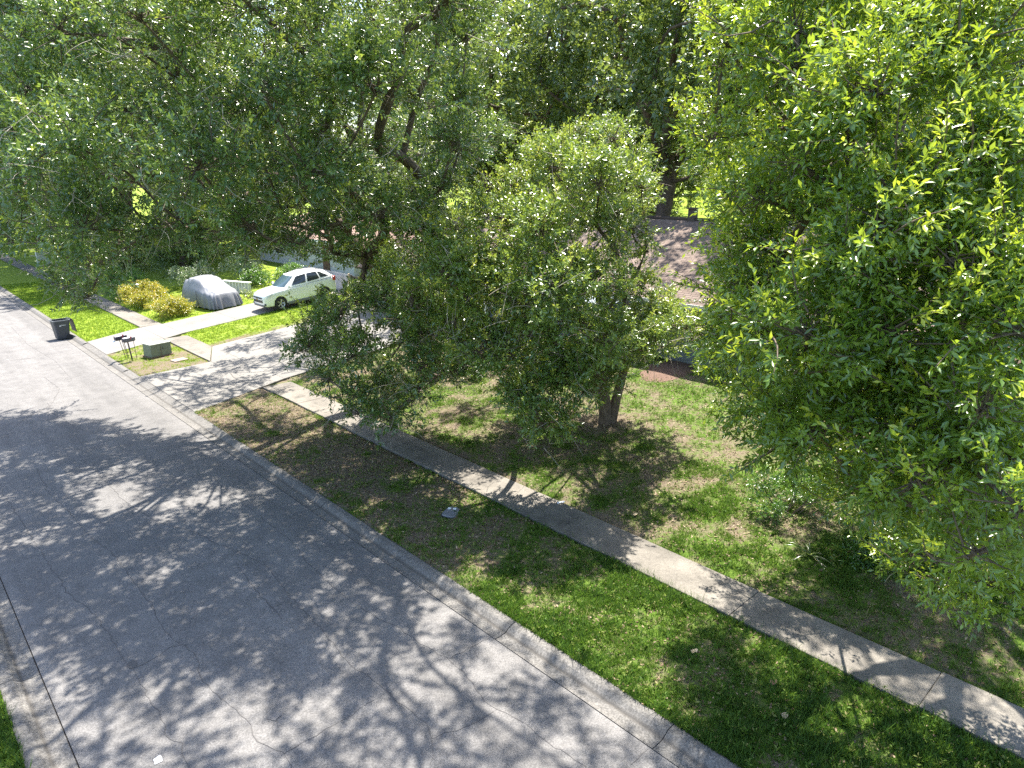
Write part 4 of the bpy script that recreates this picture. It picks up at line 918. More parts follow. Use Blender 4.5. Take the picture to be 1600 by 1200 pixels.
# ---------------------------------------------------------------- paint, glass, metal
M['siding'] = plain('blue_grey_siding', (.17, .20, .24), .7, var=.08, scale=2)
M['white_wall'] = plain('white_stucco', (.5, .49, .47), .85, var=.08, scale=3, bump=.3, bscale=60)
M['trim'] = plain('white_trim', (.72, .71, .69), .55, var=.05)
M['glass'] = plain('dark_glass', (.02, .025, .03), .06, var=.1, spec=.8)
M['porch'] = mineral('porch_concrete', (.5, .48, .45), (.38, .36, .34), (.55, .53, .5), (.25, .23, .21), speck=.2, big=.5, fine=60)
M['door'] = plain('grey_door', (.12, .13, .15), .5)
M['garage'] = plain('garage_door_paint', (.50, .51, .52), .55, var=.05)
M['car_white'] = plain('white_car_paint', (.80, .79, .78), .18, var=.02, coat=.8)
M['car_black'] = plain('black_plastic', (.025, .026, .028), .45)
M['car_grey'] = plain('grey_cladding', (.16, .165, .17), .55)
M['tyre'] = plain('tyre_rubber', (.022, .022, .022), .8)
M['rim'] = plain('alloy_rim', (.52, .50, .46), .3, metal=.7, var=.05)
M['lamp_glass'] = plain('headlight_glass', (.55, .53, .46), .08, spec=.8)
M['tail'] = plain('tail_lamp_red', (.45, .025, .015), .15, spec=.8)
M['gold'] = plain('gold_emblem', (.55, .38, .06), .3, metal=.6)
M['windscreen'] = plain('windscreen_glass', (.05, .085, .10), .05, var=.1, spec=.9)
M['cover'] = plain('grey_cover_cloth', (.165, .17, .185), .55, var=.1, scale=1.6, bump=.35, bscale=9)
M['bin'] = plain('dark_bin_plastic', (.045, .050, .062), .5, var=.15, scale=5)
M['bin_rim'] = plain('pale_bin_rim', (.20, .205, .22), .5)  # rim in a lighter grey than the bin body
M['print'] = plain('white_print', (.7, .7, .7), .6, var=.05)
M['box_green'] = plain('utility_green_paint', (.16, .185, .135), .55, var=.15, scale=4)
M['box_top'] = plain('pale_green_lid', (.33, .345, .29), .55, var=.1, scale=4)  # lid in a paler green than the cabinet
M['rust'] = plain('rusty_pad', (.16, .10, .065), .9, var=.3)
M['mail_dark'] = plain('dark_mailbox_metal', (.055, .052, .075), .4, metal=.3, var=.15)
M['mail_grey'] = plain('grey_mailbox_metal', (.15, .15, .17), .4, metal=.3, var=.15)
M['mail_pale'] = plain('pale_mailbox_door', (.5, .53, .52), .4, metal=.3)
M['post'] = plain('dark_steel_post', (.05, .048, .05), .6)
M['meter'] = plain('meter_lid_plastic', (.17, .172, .19), .28, var=.25, scale=14)
M['meter_pale'] = plain('pale_meter_lid', (.42, .45, .52), .35, var=.1, scale=10)
M['navy'] = plain('navy_cap', (.012, .018, .045), .35)
M['concrete_pink'] = mineral('pinkish_concrete', (.42, .33, .27), (.34, .26, .21), (.48, .38, .32), (.25, .19, .15), speck=.25, big=1.2, fine=60)
M['fence_grey'] = plain('grey_fence_board', (.30, .31, .34), .8, var=.12)
M['fence_brown'] = plain('dark_fence_board', (.085, .065, .055), .85, var=.25)
M['wood'] = plain('pale_wood_post', (.48, .37, .24), .8, var=.15)
M['paper'] = plain('white_paper', (.75, .76, .78), .7, var=.04)

def shingles(name, c0, c1):
    m, t, N, L, b = nodes_of(name)
    tc = N.new('ShaderNodeTexCoord')
    br = N.new('ShaderNodeTexBrick'); br.offset = .5
    br.inputs['Scale'].default_value = 1.0; br.inputs['Brick Width'].default_value = .32; br.inputs['Row Height'].default_value = .15
    br.inputs['Mortar Size'].default_value = .012; br.inputs['Color1'].default_value = (*c0, 1); br.inputs['Color2'].default_value = (*c1, 1)
    br.inputs['Mortar'].default_value = (*[c * .45 for c in c0], 1)
    L.new(tc.outputs['UV'], br.inputs['Vector'])
    nz = N.new('ShaderNodeTexNoise'); nz.inputs['Scale'].default_value = .8; nz.inputs['Detail'].default_value = 8; L.new(tc.outputs['Object'], nz.inputs['Vector'])
    r = N.new('ShaderNodeValToRGB'); r.color_ramp.elements[0].position = .35; r.color_ramp.elements[1].position = .65
    r.color_ramp.elements[0].color = (.72, .72, .72, 1); r.color_ramp.elements[1].color = (1.05, 1.03, 1.0, 1); L.new(nz.outputs['Fac'], r.inputs['Fac'])
    mx = N.new('ShaderNodeMix'); mx.data_type = 'RGBA'; mx.blend_type = 'MULTIPLY'; mx.inputs[0].default_value = 1
    L.new(br.outputs['Color'], mx.inputs[6]); L.new(r.outputs['Color'], mx.inputs[7]); L.new(mx.outputs[2], b.inputs['Base Color'])
    b.inputs['Roughness'].default_value = .95; b.inputs['Specular IOR Level'].default_value = .2
    bp = N.new('ShaderNodeBump'); bp.inputs['Strength'].default_value = .6; bp.inputs['Distance'].default_value = .02
    L.new(br.outputs['Fac'], bp.inputs['Height']); bp.invert = True; L.new(bp.outputs['Normal'], b.inputs['Normal'])
    return m
M['roof_brown'] = shingles('brown_shingles', (.165, .125, .105), (.225, .178, .15))
M['roof_pink'] = shingles('pinkish_shingles', (.30, .20, .165), (.36, .25, .21))

def roof_plate(name, quad, thick, mat, parent):
    """one sloping roof plane with its own thickness; uv in metres, u along the eave"""
    c = [Vector(p) for p in quad]
    n = (c[1] - c[0]).cross(c[-1] - c[0]).normalized()
    if n.z < 0: n = -n
    k = len(c)
    V = [tuple(p) for p in c] + [tuple(p - n * thick) for p in c]
    F = [tuple(range(k)), tuple(range(2 * k - 1, k - 1, -1))] + [(i, k + i, k + (i + 1) % k, (i + 1) % k) for i in range(k)]
    me = bpy.data.meshes.new(name); me.from_pydata(V, [], F)
    uv = me.uv_layers.new(name='UVMap'); e = (c[1] - c[0]).normalized(); s = n.cross(e)
    for p in me.polygons:
        for li in p.loop_indices:
            v = Vector(V[me.loops[li].vertex_index]) - c[0]; uv.data[li].uv = (v.dot(e), v.dot(s))
    me.update()
    return add(name, me, mat, parent)

def window(parent, x, y, z, w, h, nx_=-1, bars=True):
    """window in a wall facing -x at world x"""
    fr = MB()
    for sy in (-1, 1): fr.box((x - .02, y + sy * (w / 2), z), (.10, .08, h + .08))
    for sz in (-1, 1): fr.box((x - .021, y, z + sz * h / 2), (.10, w - .08, .08))
    o = fr.build('window', M['trim'], parent)
    MB().box((x - .005, y, z), (.03, w - .08, h - .08)).build('pane', M['glass'], o)
    if bars: MB().box((x - .028, y, z), (.03, w - .08, .035)).build('sash_bar', M['trim'], o)
    return o

# brown-roofed house behind the front lawn
hz = 1.25
house = tag(empty('house', (0, 0, 0)), 'blue-grey house with a brown shingle roof behind the front oak', 'house')
MB().box((30.0, 15.5, hz + 1.3), (11.9, 25.0, 2.6)).build('wall', M['siding'], house)
MB().box((25.0, 31.7, hz + 1.28), (6.0, 7.4, 2.56)).build('garage_wall', M['siding'], house)
rz_, ez = 6.62, 3.86
rf = roof_plate('roof', [(23.3, 35.7, ez), (23.3, 2.4, ez), (30, 2.4, rz_), (30, 35.7, rz_)], .14, M['roof_brown'], house)
roof_plate('rear_roof', [(36.6, 2.4, ez), (36.6, 35.7, ez), (30, 35.7, rz_), (30, 2.4, rz_)], .14, M['roof_brown'], house)
roof_plate('garage_roof', [(21.2, 36.0, ez - .25), (21.2, 27.4, ez - .25), (25.4, 27.4, ez + .93), (25.4, 36.0, ez + .93)], .12, M['roof_brown'], house)
MB().tube([(30, 2.4, rz_ + .0), (30, 35.7, rz_ + .0)], .11, n=8).build('ridge_cap', M['roof_brown'], rf)
MB().box((30.0, 19.1, rz_ + .2), (.34, .34, .66)).box((30.0, 19.1, rz_ + .55), (.44, .44, .06)).build('chimney', M['fence_brown'], rf)
MB().box((23.28, 19.05, ez - .10), (.03, 33.2, .20)).build('fascia', M['trim'], house)
for yy_, zz_ in ((2.95, 0), (28.05, 0)):
    MB().face([(24.1, yy_, ez - .1), (35.9, yy_, ez - .1), (30, yy_, rz_ - .2)]).build('gable', M['siding'], house)
window(house, 24.03, 9.2, hz + 1.45, 1.8, 1.3); window(house, 24.03, 14.2, hz + 1.45, 1.6, 1.3); window(house, 24.03, 24.6, hz + 1.45, 1.8, 1.3)
MB().box((24.0, 20.4, hz + 1.05), (.09, 1.0, 2.1)).build('door', M['door'], house)
MB().box((22.8, 21.6, hz + .02), (2.2, 7.6, .14)).build('porch_slab', M['porch'], house)
for yy_ in (18.2, 21.8, 25.2): MB().box((21.95, yy_, hz + 1.32), (.14, .14, 2.5)).build('porch_column', M['trim'], house)
MB().box((22.75, 21.7, ez - .22), (2.5, 8.4, .10)).build('porch_roof', M['siding'], house)
gd = MB().box((21.98, 31.7, hz + 1.1), (.06, 4.9, 2.2)).build('garage_door', M['garage'], house)
for r_ in range(4):
    for c_ in range(4): MB().box((21.945, 29.85 + c_ * 1.22, hz + .32 + r_ * .53), (.02, 1.0, .36)).build('door_panel', M['garage'], gd)
mu = MB(); q_ = random.Random(3); ring_ = [(23.0 + 1.5 * q_.uniform(.8, 1.1) * math.cos(2 * math.pi * k / 22), 15.2 + .95 * q_.uniform(.8, 1.1) * math.sin(2 * math.pi * k / 22)) for k in range(22)]
def onland(x, y, d): return (x, y, float(terrain(np.array([x]), np.array([y]))[0]) + d)
for k in range(22):
    a, b_ = ring_[k], ring_[(k + 1) % 22]; h1, h2 = [((p[0] + 23.0) / 2, (p[1] + 15.2) / 2) for p in (a, b_)]
    mu.face([onland(*a, .005), onland(*b_, .005), onland(*h2, .045), onland(*h1, .045)]); mu.face([onland(*h1, .045), onland(*h2, .045), onland(23.0, 15.2, .06)])
tag(mu.build('mulch_bed', plain('red_mulch', (.14, .085, .06), .95, var=.45, scale=20, bump=1.0), None), 'reddish bare mulch patch on the lawn below the house wall', kind='structure')

# neighbouring house
nh = tag(empty('house', (0, 0, 0)), 'white-walled neighbouring house with a pinkish roof behind the white car', 'house')
MB().box((32, 54.5, 2.65), (9.6, 16.6, 2.8)).build('wall', M['white_wall'], nh)
e0, e1, ym = 26.5, 37.5, 45.4
roof_plate('roof', [(26.5, 63.6, 3.95), (26.5, 45.4, 3.95), (32, 50.9, 6.1), (32, 58.1, 6.1)], .14, M['roof_pink'], nh)
roof_plate('rear_roof', [(37.5, 45.4, 3.95), (37.5, 63.6, 3.95), (32, 58.1, 6.1), (32, 50.9, 6.1)], .14, M['roof_pink'], nh)
roof_plate('hip_roof', [(26.5, 45.4, 3.95), (37.5, 45.4, 3.95), (32, 50.9, 6.1)], .14, M['roof_pink'], nh)
roof_plate('hip_roof', [(37.5, 63.6, 3.95), (26.5, 63.6, 3.95), (32, 58.1, 6.1)], .14, M['roof_pink'], nh)
MB().box((26.48, 54.5, 3.85), (.03, 18.1, .18)).build('fascia', M['trim'], nh)
window(nh, 27.18, 58.5, 2.8, 1.8, 1.2); window(nh, 27.18, 54.2, 2.8, 1.5, 1.2)
MB().box((27.17, 50.4, 2.4), (.08, 1.0, 2.1)).build('door', plain('dark_red_door', (.12, .05, .04), .5), nh)
MB().box((27.17, 47.3, 2.35), (.06, 2.2, 2.0)).build('shutter', M['garage'], nh)

# ---------------------------------------------------------------- fences and railing of the neighbouring lot
def board_fence(label, p, q, h, mat, n, post_mat, z0=None, gap=.012):
    p = Vector(p); q = Vector(q); d = (q - p).normalized(); L_ = (q - p).length; a = math.atan2(d.y, d.x)
    z = float(terrain(np.array([p.x]), np.array([p.y]))[0]) if z0 is None else z0
    root = tag(empty('fence', (p.x, p.y, z), a), label, 'fence')
    w = L_ / n
    bm_ = MB().box((0, 0, h / 2), (w - gap, .02, h)).mesh('board'); bm_.materials.append(mat)
    for k in range(n):
        o = bpy.data.objects.new('board', bm_); C.objects.link(o); o.parent = root
        o.location = (w * (k + .5), rnd.uniform(-.004, .004), rnd.uniform(-.02, .015))
    for zz_ in (.25, h - .2): MB().box((L_ / 2, .035, zz_), (L_, .04, .09)).build('rail', mat, root)
    for s in (0, L_): MB().box((s, .03, h / 2 + .03), (.11, .10, h + .08)).build('post', post_mat, root)
    return root
board_fence('grey board fence with pale wooden end post behind the white car', (23.55, 40.75), (23.6, 46.3), 1.25, M['fence_grey'], 30, M['wood'])
board_fence('short dark brown board fence beside the pale wooden post', (23.65, 38.1), (23.62, 40.55), 1.15, M['fence_brown'], 14, M['fence_brown'])
board_fence('pale distant fence at the edge of the lot far down the street', (13.1, 82.5), (17.5, 84.5), 1.3, M['trim'], 22, M['trim'], gap=.06)
rl = tag(empty('railing', (18.75, 49.9, .68), math.atan2(-4.2, 1.7)), 'low white railing with solid side behind the covered car', 'railing')
MB().box((1.26, 0, .88), (2.6, .28, .07)).build('top_rail', M['trim'], rl)
MB().box((1.26, .02, .42), (2.5, .06, .75)).build('side_panel', M['garage'], rl)
bl = MB().box((0, -.1, .42), (.04, .04, .84)).mesh('baluster'); bl.materials.append(M['trim'])
for k in range(9):
    o = bpy.data.objects.new('baluster', bl); C.objects.link(o); o.parent = rl; o.location = (.1 + k * .288, 0, 0)

# ---------------------------------------------------------------- white car
def suv():
    root = tag(empty('car', (20.12, 41.45, dz(20.12) - .0)), 'white five-door crossover car parked nose to the street on the sunlit driveway', 'car')
    root.rotation_euler = (0, math.atan(.10), math.pi)
    root.scale = (1.06, 1.06, 1.14)
    ST = [(2.38, .38, .74, .62), (2.33, .30, .90, .76), (2.16, .25, 1.02, .86), (1.85, .24, 1.09, .90), (1.43, .24, 1.125, .925), (1.0, .24, 1.145, .93), (.4, .24, 1.18, .93), (-.3, .24, 1.205, .93),
          (-1.0, .24, 1.23, .93), (-1.55, .25, 1.26, .925), (-2.02, .27, 1.27, .895), (-2.26, .33, 1.24, .82), (-2.36, .45, 1.14, .73)]
    V = []; F = []; m_ = 15
    for x, lo, hi, w in ST:
        half = [(0, lo), (w * .55, lo), (w * .9, lo + .01), (w, lo + .12), (w * 1.0, .66), (w * .99, hi - .13), (w * .93, hi - .02), (0, hi + .035)]
        ring = [(x, y, z) for y, z in half] + [(x, -y, z) for y, z in half[-2:0:-1]]
        V += ring
    m_ = len(V) // len(ST)
    for k in range(len(ST) - 1):
        for j in range(m_):
            F.append((k * m_ + j, k * m_ + (j + 1) % m_, (k + 1) * m_ + (j + 1) % m_, (k + 1) * m_ + j))
    F.append(tuple(range(m_))); F.append(tuple(range((len(ST) - 1) * m_, len(ST) * m_))[::-1])
    mb = MB(); mb.v = V; mb.f = F
    body = mb.build('body', M['car_white'], root, smooth=True)
    s = body.modifiers.new('s', 'SUBSURF'); s.levels = 2; s.render_levels = 2
    cut = []
    for ax in (1.43, -1.43):
        for sy in (-1, 1):
            c_ = MB().lathe([(0.001, -.2), (.405, -.2), (.405, .2), (.001, .2)], 28, 'Y', (ax, sy * .83, .36)).build('cutter', None, root)
            bo = body.modifiers.new('b', 'BOOLEAN'); bo.object = c_; bo.operation = 'DIFFERENCE'; bo.solver = 'EXACT'; cut.append(c_)
    bpy.context.view_layer.update()
    evaluated(body)
    for c_ in cut:
        me = c_.data; bpy.data.objects.remove(c_); bpy.data.meshes.remove(me)
    # greenhouse
    B = [(1.32, 0, 1.14), (1.20, .60, 1.12), (.92, .86, 1.12), (-.35, .905, 1.16), (-1.35, .90, 1.22), (-2.02, .84, 1.26), (-2.25, .58, 1.25), (-2.31, 0, 1.25)]
    T = [(.34, 0, 1.68), (.28, .50, 1.67), (.14, .60, 1.655), (-.5, .65, 1.715), (-1.2, .63, 1.70), (-1.62, .57, 1.65), (-1.74, .43, 1.62), (-1.80, 0, 1.61)]
    def S(u, t, sy=1, off=0.0):
        i = min(int(u), 6); f_ = u - i
        b0 = Vector(B[i]).lerp(Vector(B[i + 1]), f_); t0 = Vector(T[i]).lerp(Vector(T[i + 1]), f_)
        p = b0.lerp(t0, t); bulge = math.sin(math.pi * t) * .03
        c_ = Vector((-.6, 0, p.z)); d = (p - c_); d.x *= .35; d.normalize()
        p = p + d * (bulge + off); p.y *= sy
        return p
    mb = MB(); us = [k * .25 for k in range(29)]; ts = [-.06, 0, .25, .5, .75, 1]
    rings = [[S(u, t) for u in us] + [S(u, t, -1) for u in us[-2:0:-1]] for t in ts]
    top = rings[-1]; cen = Vector((-.75, 0, 1.74))
    rings += [[p.lerp(Vector((p.x * .9 - .09, p.y * .85, p.z + .02)), 1) for p in top], [p.lerp(cen, .5) + Vector((0, 0, .022)) for p in top], [p.lerp(cen, .999) + Vector((0, 0, .012)) for p in top]]
    n_ = len(top); mb.v = [tuple(p) for r_ in rings for p in r_]
    for k in range(len(rings) - 1):
        for j in range(n_): mb.f.append((k * n_ + j, k * n_ + (j + 1) % n_, (k + 1) * n_ + (j + 1) % n_, (k + 1) * n_ + j))
    mb.build('cabin', M['car_white'], root, smooth=True)
    def pane(name, u0, u1, t0, t1, sy, mat=M['glass'], v0=None, v1=None, both=False):
        mb = MB(); nu, nt = 6, 5
        if both: ul = [-(u1) + 2 * u1 * k / 12 for k in range(13)]
        P = []
        for j in range(nt):
            t = t0 + (t1 - t0) * j / (nt - 1); a = u0 + ((v0 if v0 is not None else u0) - u0) * j / (nt - 1); b_ = u1 + ((v1 if v1 is not None else u1) - u1) * j / (nt - 1)
            if both: P.append([S(abs(u), t, 1 if u >= 0 else -1, .010) for u in ul])
            else: P.append([S(a + (b_ - a) * k / nu, t, sy, .010) for k in range(nu + 1)])
        w_ = len(P[0]); mb.v = [tuple(p) for r_ in P for p in r_]
        for j in range(nt - 1):
            for k in range(w_ - 1): mb.f.append((j * w_ + k, j * w_ + k + 1, (j + 1) * w_ + k + 1, (j + 1) * w_ + k))
        return mb.build(name, mat, root, smooth=True)
    pane('windscreen', 0, 1.55, .08, .92, 1, M['windscreen'], both=True)
    mbp = None
    for sy in (-1, 1):
        pane('side_window', 2.22, 2.95, .10, .88, sy, v0=2.12); pane('side_window', 3.06, 3.88, .10, .88, sy); pane('side_window', 3.98, 4.85, .14, .84, sy, v1=4.25)
    for sy in (-1, 1): pane('rear_window', 5.7, 7, .12, .85, sy)
    # wheels
    tm = MB().lathe([(.235, -.105), (.33, -.112), (.352, -.085), (.36, 0), (.352, .085), (.33, .112), (.235, .105)], 28).mesh('tyre', smooth=True); tm.materials.append(M['tyre'])
    rm = MB().lathe([(.001, .04), (.05, .045), (.055, .03)], 20).lathe([(.24, .09), (.235, .10), (.205, .06), (.20, -.06)], 28)
    for k in range(5):
        a = 2 * math.pi * k / 5
        for da in (-.11, .11):
            p0 = Vector((math.cos(a) * .04, .045, math.sin(a) * .04)); p1 = Vector((math.cos(a + da) * .225, .075, math.sin(a + da) * .225))
            rm.tube([p0, p1], [.026, .03], n=5)
    rmm = rm.mesh('rim', smooth=False); rmm.materials.append(M['rim'])
    hub = MB().lathe([(.001, -.02), (.21, -.02)], 20).mesh('brake_disc'); hub.materials.append(M['car_black'])
    for ax in (1.43, -1.43):
        for sy in (-1, 1):
            w_ = empty('wheel', (ax, sy * .80, .36)); w_.parent = root; w_.rotation_euler = (0, .4 * ax, 0 if sy > 0 else math.pi)
            for nm, me in (('tyre', tm), ('rim', rmm), ('brake_disc', hub)):
                o = bpy.data.objects.new(nm, me); C.objects.link(o); o.parent = w_
    # trim
    for sy in (-1, 1):
        MB().box((0, sy * .915, .30), (2.0, .05, .14)).build('sill_cladding', M['car_grey'], root, bevel=.012)
        mb = MB()
        h_ = [(2.22, .70, .86), (2.30, .58, .80), (2.20, .82, .74), (1.80, .915, .88), (1.78, .905, .97)]
        mb.v = [(x, y * sy, z) for x, y, z in [(2.335, .56, .72), (2.19, .845, .74), (1.82, .925, .90), (1.86, .885, .97), (2.10, .78, .93), (2.29, .62, .84)]]
        cen = (2.14, .80 * sy, .85); mb.v.append((cen[0] + .02, cen[1] + .035 * sy, cen[2]))
        mb.f = [(k, (k + 1) % 6, 6) for k in range(6)]
        mb.build('headlight', M['lamp_glass'], root, smooth=True)
        MB().box((2.29, sy * .70, .44), (.10, .20, .11), rz=-.5 * sy).build('fog_lamp', M['car_black'], root, bevel=.02)
        MB().lathe([(.001, .01), (.045, .008), (.05, -.01)], 14, 'Y', (0, 0, 0)).build('fog_bulb', M['lamp_glass'], root).location = (2.33, sy * .73, .44)
        MB().box((.86, sy * 1.02, 1.19), (.11, .20, .14), taper=.8).build('mirror', M['car_white'], root, bevel=.03, smooth=True)
        mb = MB(); mb.v = [(x, y * sy, z) for x, y, z in [(-2.02, .905, 1.10), (-2.25, .86, .96), (-2.38, .74, 1.0), (-2.34, .72, 1.18), (-2.10, .86, 1.20)]]; mb.f = [(0, 1, 2, 3, 4)]
        bm_ = MB().box((-2.20, sy * .80, 1.09), (.20, .16, .24), taper=.85).build('tail_lamp', M['tail'], root, bevel=.03, smooth=True)
        for hx in (.05, -.95): MB().box((hx, sy * .925, .98), (.20, .03, .035)).build('door_handle', M['car_white'], root, bevel=.008)
        for hx in (.72, -.33, -1.20): MB().box((hx, sy * .917, .72), (.012, .012, .72)).build('door_gap', M['car_grey'], root)
        MB().tube([(-.05, sy * .57, 1.70), (-.7, sy * .58, 1.765), (-1.5, sy * .54, 1.70)], .014, n=6).build('roof_rail', M['car_grey'], root)
    MB().box((2.375, 0, .785), (.05, 1.05, .07)).build('upper_grille', M['car_black'], root, bevel=.015)
    MB().box((2.385, 0, .60), (.05, 1.10, .15)).build('lower_grille', M['car_black'], root, bevel=.02)
    MB().box((2.405, 0, .705), (.03, 1.15, .055)).build('grille_bar', M['car_white'], root, bevel=.01)
    MB().box((2.428, 0, .705), (.014, .20, .035)).box((2.43, 0, .705), (.014, .085, .07)).build('emblem', M['gold'], root)
    MB().box((2.33, 0, .36), (.12, 1.3, .12)).build('lower_bumper', M['car_grey'], root, bevel=.03)
    return root
suv()

# ---------------------------------------------------------------- car under a grey cloth cover
def covered_car():
    x0, y0 = 16.75, 47.0; z0 = .13 + .10 * (x0 - 12.8)
    root = tag(empty('covered_car', (x0, y0, z0), R(-90 + 4)), 'car hidden under a wrinkled grey cloth cover beside the yellow shrubs', 'car')
    root.rotation_euler = (math.atan(.10) * .9, 0, R(-90 + 4))
    root.scale = (1.14, 1.18, 1.18)
    rs = np.concatenate([np.linspace(0.02, .84, 22), np.linspace(.86, 1.0, 16)]); ph = np.linspace(0, 2 * np.pi, 120, endpoint=False)
    Rr, PH = np.meshgrid(rs, ph, indexing='ij')
    cs, sn = np.cos(PH), np.sin(PH); e = 2 / 5.0
    fx = np.sign(cs) * np.abs(cs) ** e; fy = np.sign(sn) * np.abs(sn) ** e
    X = 2.25 * fx * Rr; Y = .97 * fy * Rr
    hood = np.interp(X, [-2.3, -2.1, -1.4, 0, 1.2, 2.0, 2.3], [.98, 1.05, 1.08, 1.08, 1.05, .97, .90])
    cab = np.interp(X, [-2.1, -1.6, -1.0, -.2, .35, .8, 1.35], [0, .30, .44, .47, .40, .2, 0])
    cab = cab * smooth((.86 - np.abs(Y)) / .34)
    edge = 1 - Rr ** 17
    top = hood + cab - .05 * np.abs(Y)
    # slack folds
    f1 = np.abs(fbm(X * 1.9 + Y * .8, Y * 2.6, 5, 3) - .5) * .24
    f2 = np.abs(np.sin((X - .25 * np.abs(Y)) * 7.0 + 3 * fbm(X * 2, Y * 2, 8))) * .045 * smooth((X - .3) / .5) * smooth((2.1 - X) / .4)
    Z = .07 + (top - f1 * 1.0 - f2 - .07) * edge
    low = np.clip(1 - Z / .9, 0, 1)
    pleat = 1 + low * (.045 * np.sin(PH * 23 + 2 * np.sin(PH * 3)) + .02 * np.sin(PH * 41))
    X = X * pleat; Y = Y * pleat
    Z = np.where(Rr >= .999, .07 + .05 * fbm(PH * 3, PH * 0, 2), Z)
    # the body below pulls the cloth in between the bumpers and wheels
    n_, m_ = X.shape; idx = np.arange(n_ * m_).reshape(n_, m_)
    F = np.stack([idx[:-1], idx[1:], np.roll(idx, -1, 1)[1:], np.roll(idx, -1, 1)[:-1]], -1).reshape(-1, 4)
    add('cloth_cover', np_mesh('cloth_cover', np.stack([X, Y, Z], -1).reshape(-1, 3), F, True), M['cover'], root)
    tm = MB().lathe([(.20, -.1), (.30, -.1), (.32, 0), (.30, .1), (.20, .1), (.001, .09)], 22).mesh('tyre', smooth=True); tm.materials.append(M['tyre'])
    for ax in (1.35, -1.35):
        for sy in (-1, 1):
            o = bpy.data.objects.new('tyre', tm); C.objects.link(o); o.parent = root; o.location = (ax, sy * .74, .32)
    MB().tube([(.5, -.95, .16), (.48, -.99, .5), (.45, -.93, .95)], .012, n=6).build('strap', M['car_black'], root)
covered_car()

# ---------------------------------------------------------------- wheeled bin
def wheelie():
    root = tag(empty('wheeled_bin', (7.52, 44.4, .012), R(6)), 'dark grey wheeled bin with its lid flung open at the kerb', 'bin')
    h = 1.08; bx_, by_, tx, ty = .29, .26, .40, .34
    V = []; lv = [(0.05, 0), (.5, .45), (.93, .9), (1.0, 1.0)]
    mb = MB()
    def ring(t, ins=0.0):
        a = bx_ + (tx - bx_) * t - ins; b_ = by_ + (ty - by_) * t - ins; z = .05 + (h - .05) * t; c_ = .05
        return [(-a + c_, -b_, z), (a - c_, -b_, z), (a, -b_ + c_, z), (a, b_ - c_, z), (a - c_, b_, z), (-a + c_, b_, z), (-a, b_ - c_, z), (-a, -b_ + c_, z)]
    rings = [ring(0), ring(.5), ring(1), ring(1, .02), ring(.06, .02)]
    mb.v = [p for r_ in rings for p in r_]
    for k in range(4):
        for j in range(8): mb.f.append((k * 8 + j, k * 8 + (j + 1) % 8, (k + 1) * 8 + (j + 1) % 8, (k + 1) * 8 + j))
    mb.f += [tuple(range(8))[::-1], tuple(range(32, 40))]
    mb.build('body', M['bin'], root)
    mb = MB(); a = ring(1, -.025); b_ = ring(.955, -.03); c_ = ring(.955, -.002); d = ring(1.0, .005)
    mb.v = a + b_ + c_ + d
    for k in range(4):
        for j in range(8): mb.f.append((k * 8 + j, k * 8 + (j + 1) % 8, ((k + 1) % 4) * 8 + (j + 1) % 8, ((k + 1) % 4) * 8 + j))
    mb.build('rim', M['bin_rim'], root)
    mb = MB(); P = [(.41, 1.10), (.47, 1.12), (.53, 1.04), (.57, .80), (.61, .50), (.64, .34)]
    for (x0, z0), (x1, z1) in zip(P[:-1], P[1:]):
        mb.face([(x0, -.36, z0), (x1, -.36, z1), (x1, .36, z1), (x0, .36, z0)]).face([(x0 + .02, .36, z0 - .01), (x1 + .02, .36, z1 - .01), (x1 + .02, -.36, z1 - .01), (x0 + .02, -.36, z0 - .01)])
        for sy in (-.36, .36): mb.face([(x0, sy, z0), (x1, sy, z1), (x1 + .02, sy, z1 - .01), (x0 + .02, sy, z0 - .01)])
    mb.build('lid', M['car_black'], root)
    MB().tube([(.40, -.26, .98), (.48, -.26, 1.02), (.48, .26, 1.02), (.40, .26, .98)], .016, n=8).build('handle', M['car_black'], root)
    MB().tube([(.25, -.34, .14), (.25, .34, .14)], .012, n=8).build('axle', M['post'], root)
    for sy in (-1, 1): MB().lathe([(.001, -.03), (.11, -.03), (.135, -.022), (.135, .022), (.11, .03), (.001, .03)], 18, 'Y', (.27, sy * .32, .135)).build('wheel', M['tyre'], root)
    # white printed mark and a line of worn lettering on the side
    def onside(x, z, dx, dz_):
        t = (z - .05) / (h - .05); y = -(by_ + (ty - by_) * t) - .004
        t2 = (z + dz_ - .05) / (h - .05); y2 = -(by_ + (ty - by_) * t2) - .004
        return [(x, y, z), (x + dx, y, z), (x + dx, y2, z + dz_), (x, y2, z + dz_)]
    mb = MB(); q = onside(-.15, .74, .09, .02); mb.face(q); q = onside(-.15, .76, .09, .07); mb.face([q[0], q[1], ((q[2][0] + q[3][0]) / 2, q[2][1], q[2][2])])
    for k, (w_, hh) in enumerate([(.026, .05), (.012, .05), (.026, .036), (.022, .036), (.022, .036), (.022, .036)]):
        mb.face(onside(-.04 + k * .036, .78, w_, hh))
    mb.build('print', M['print'], root)
wheelie()

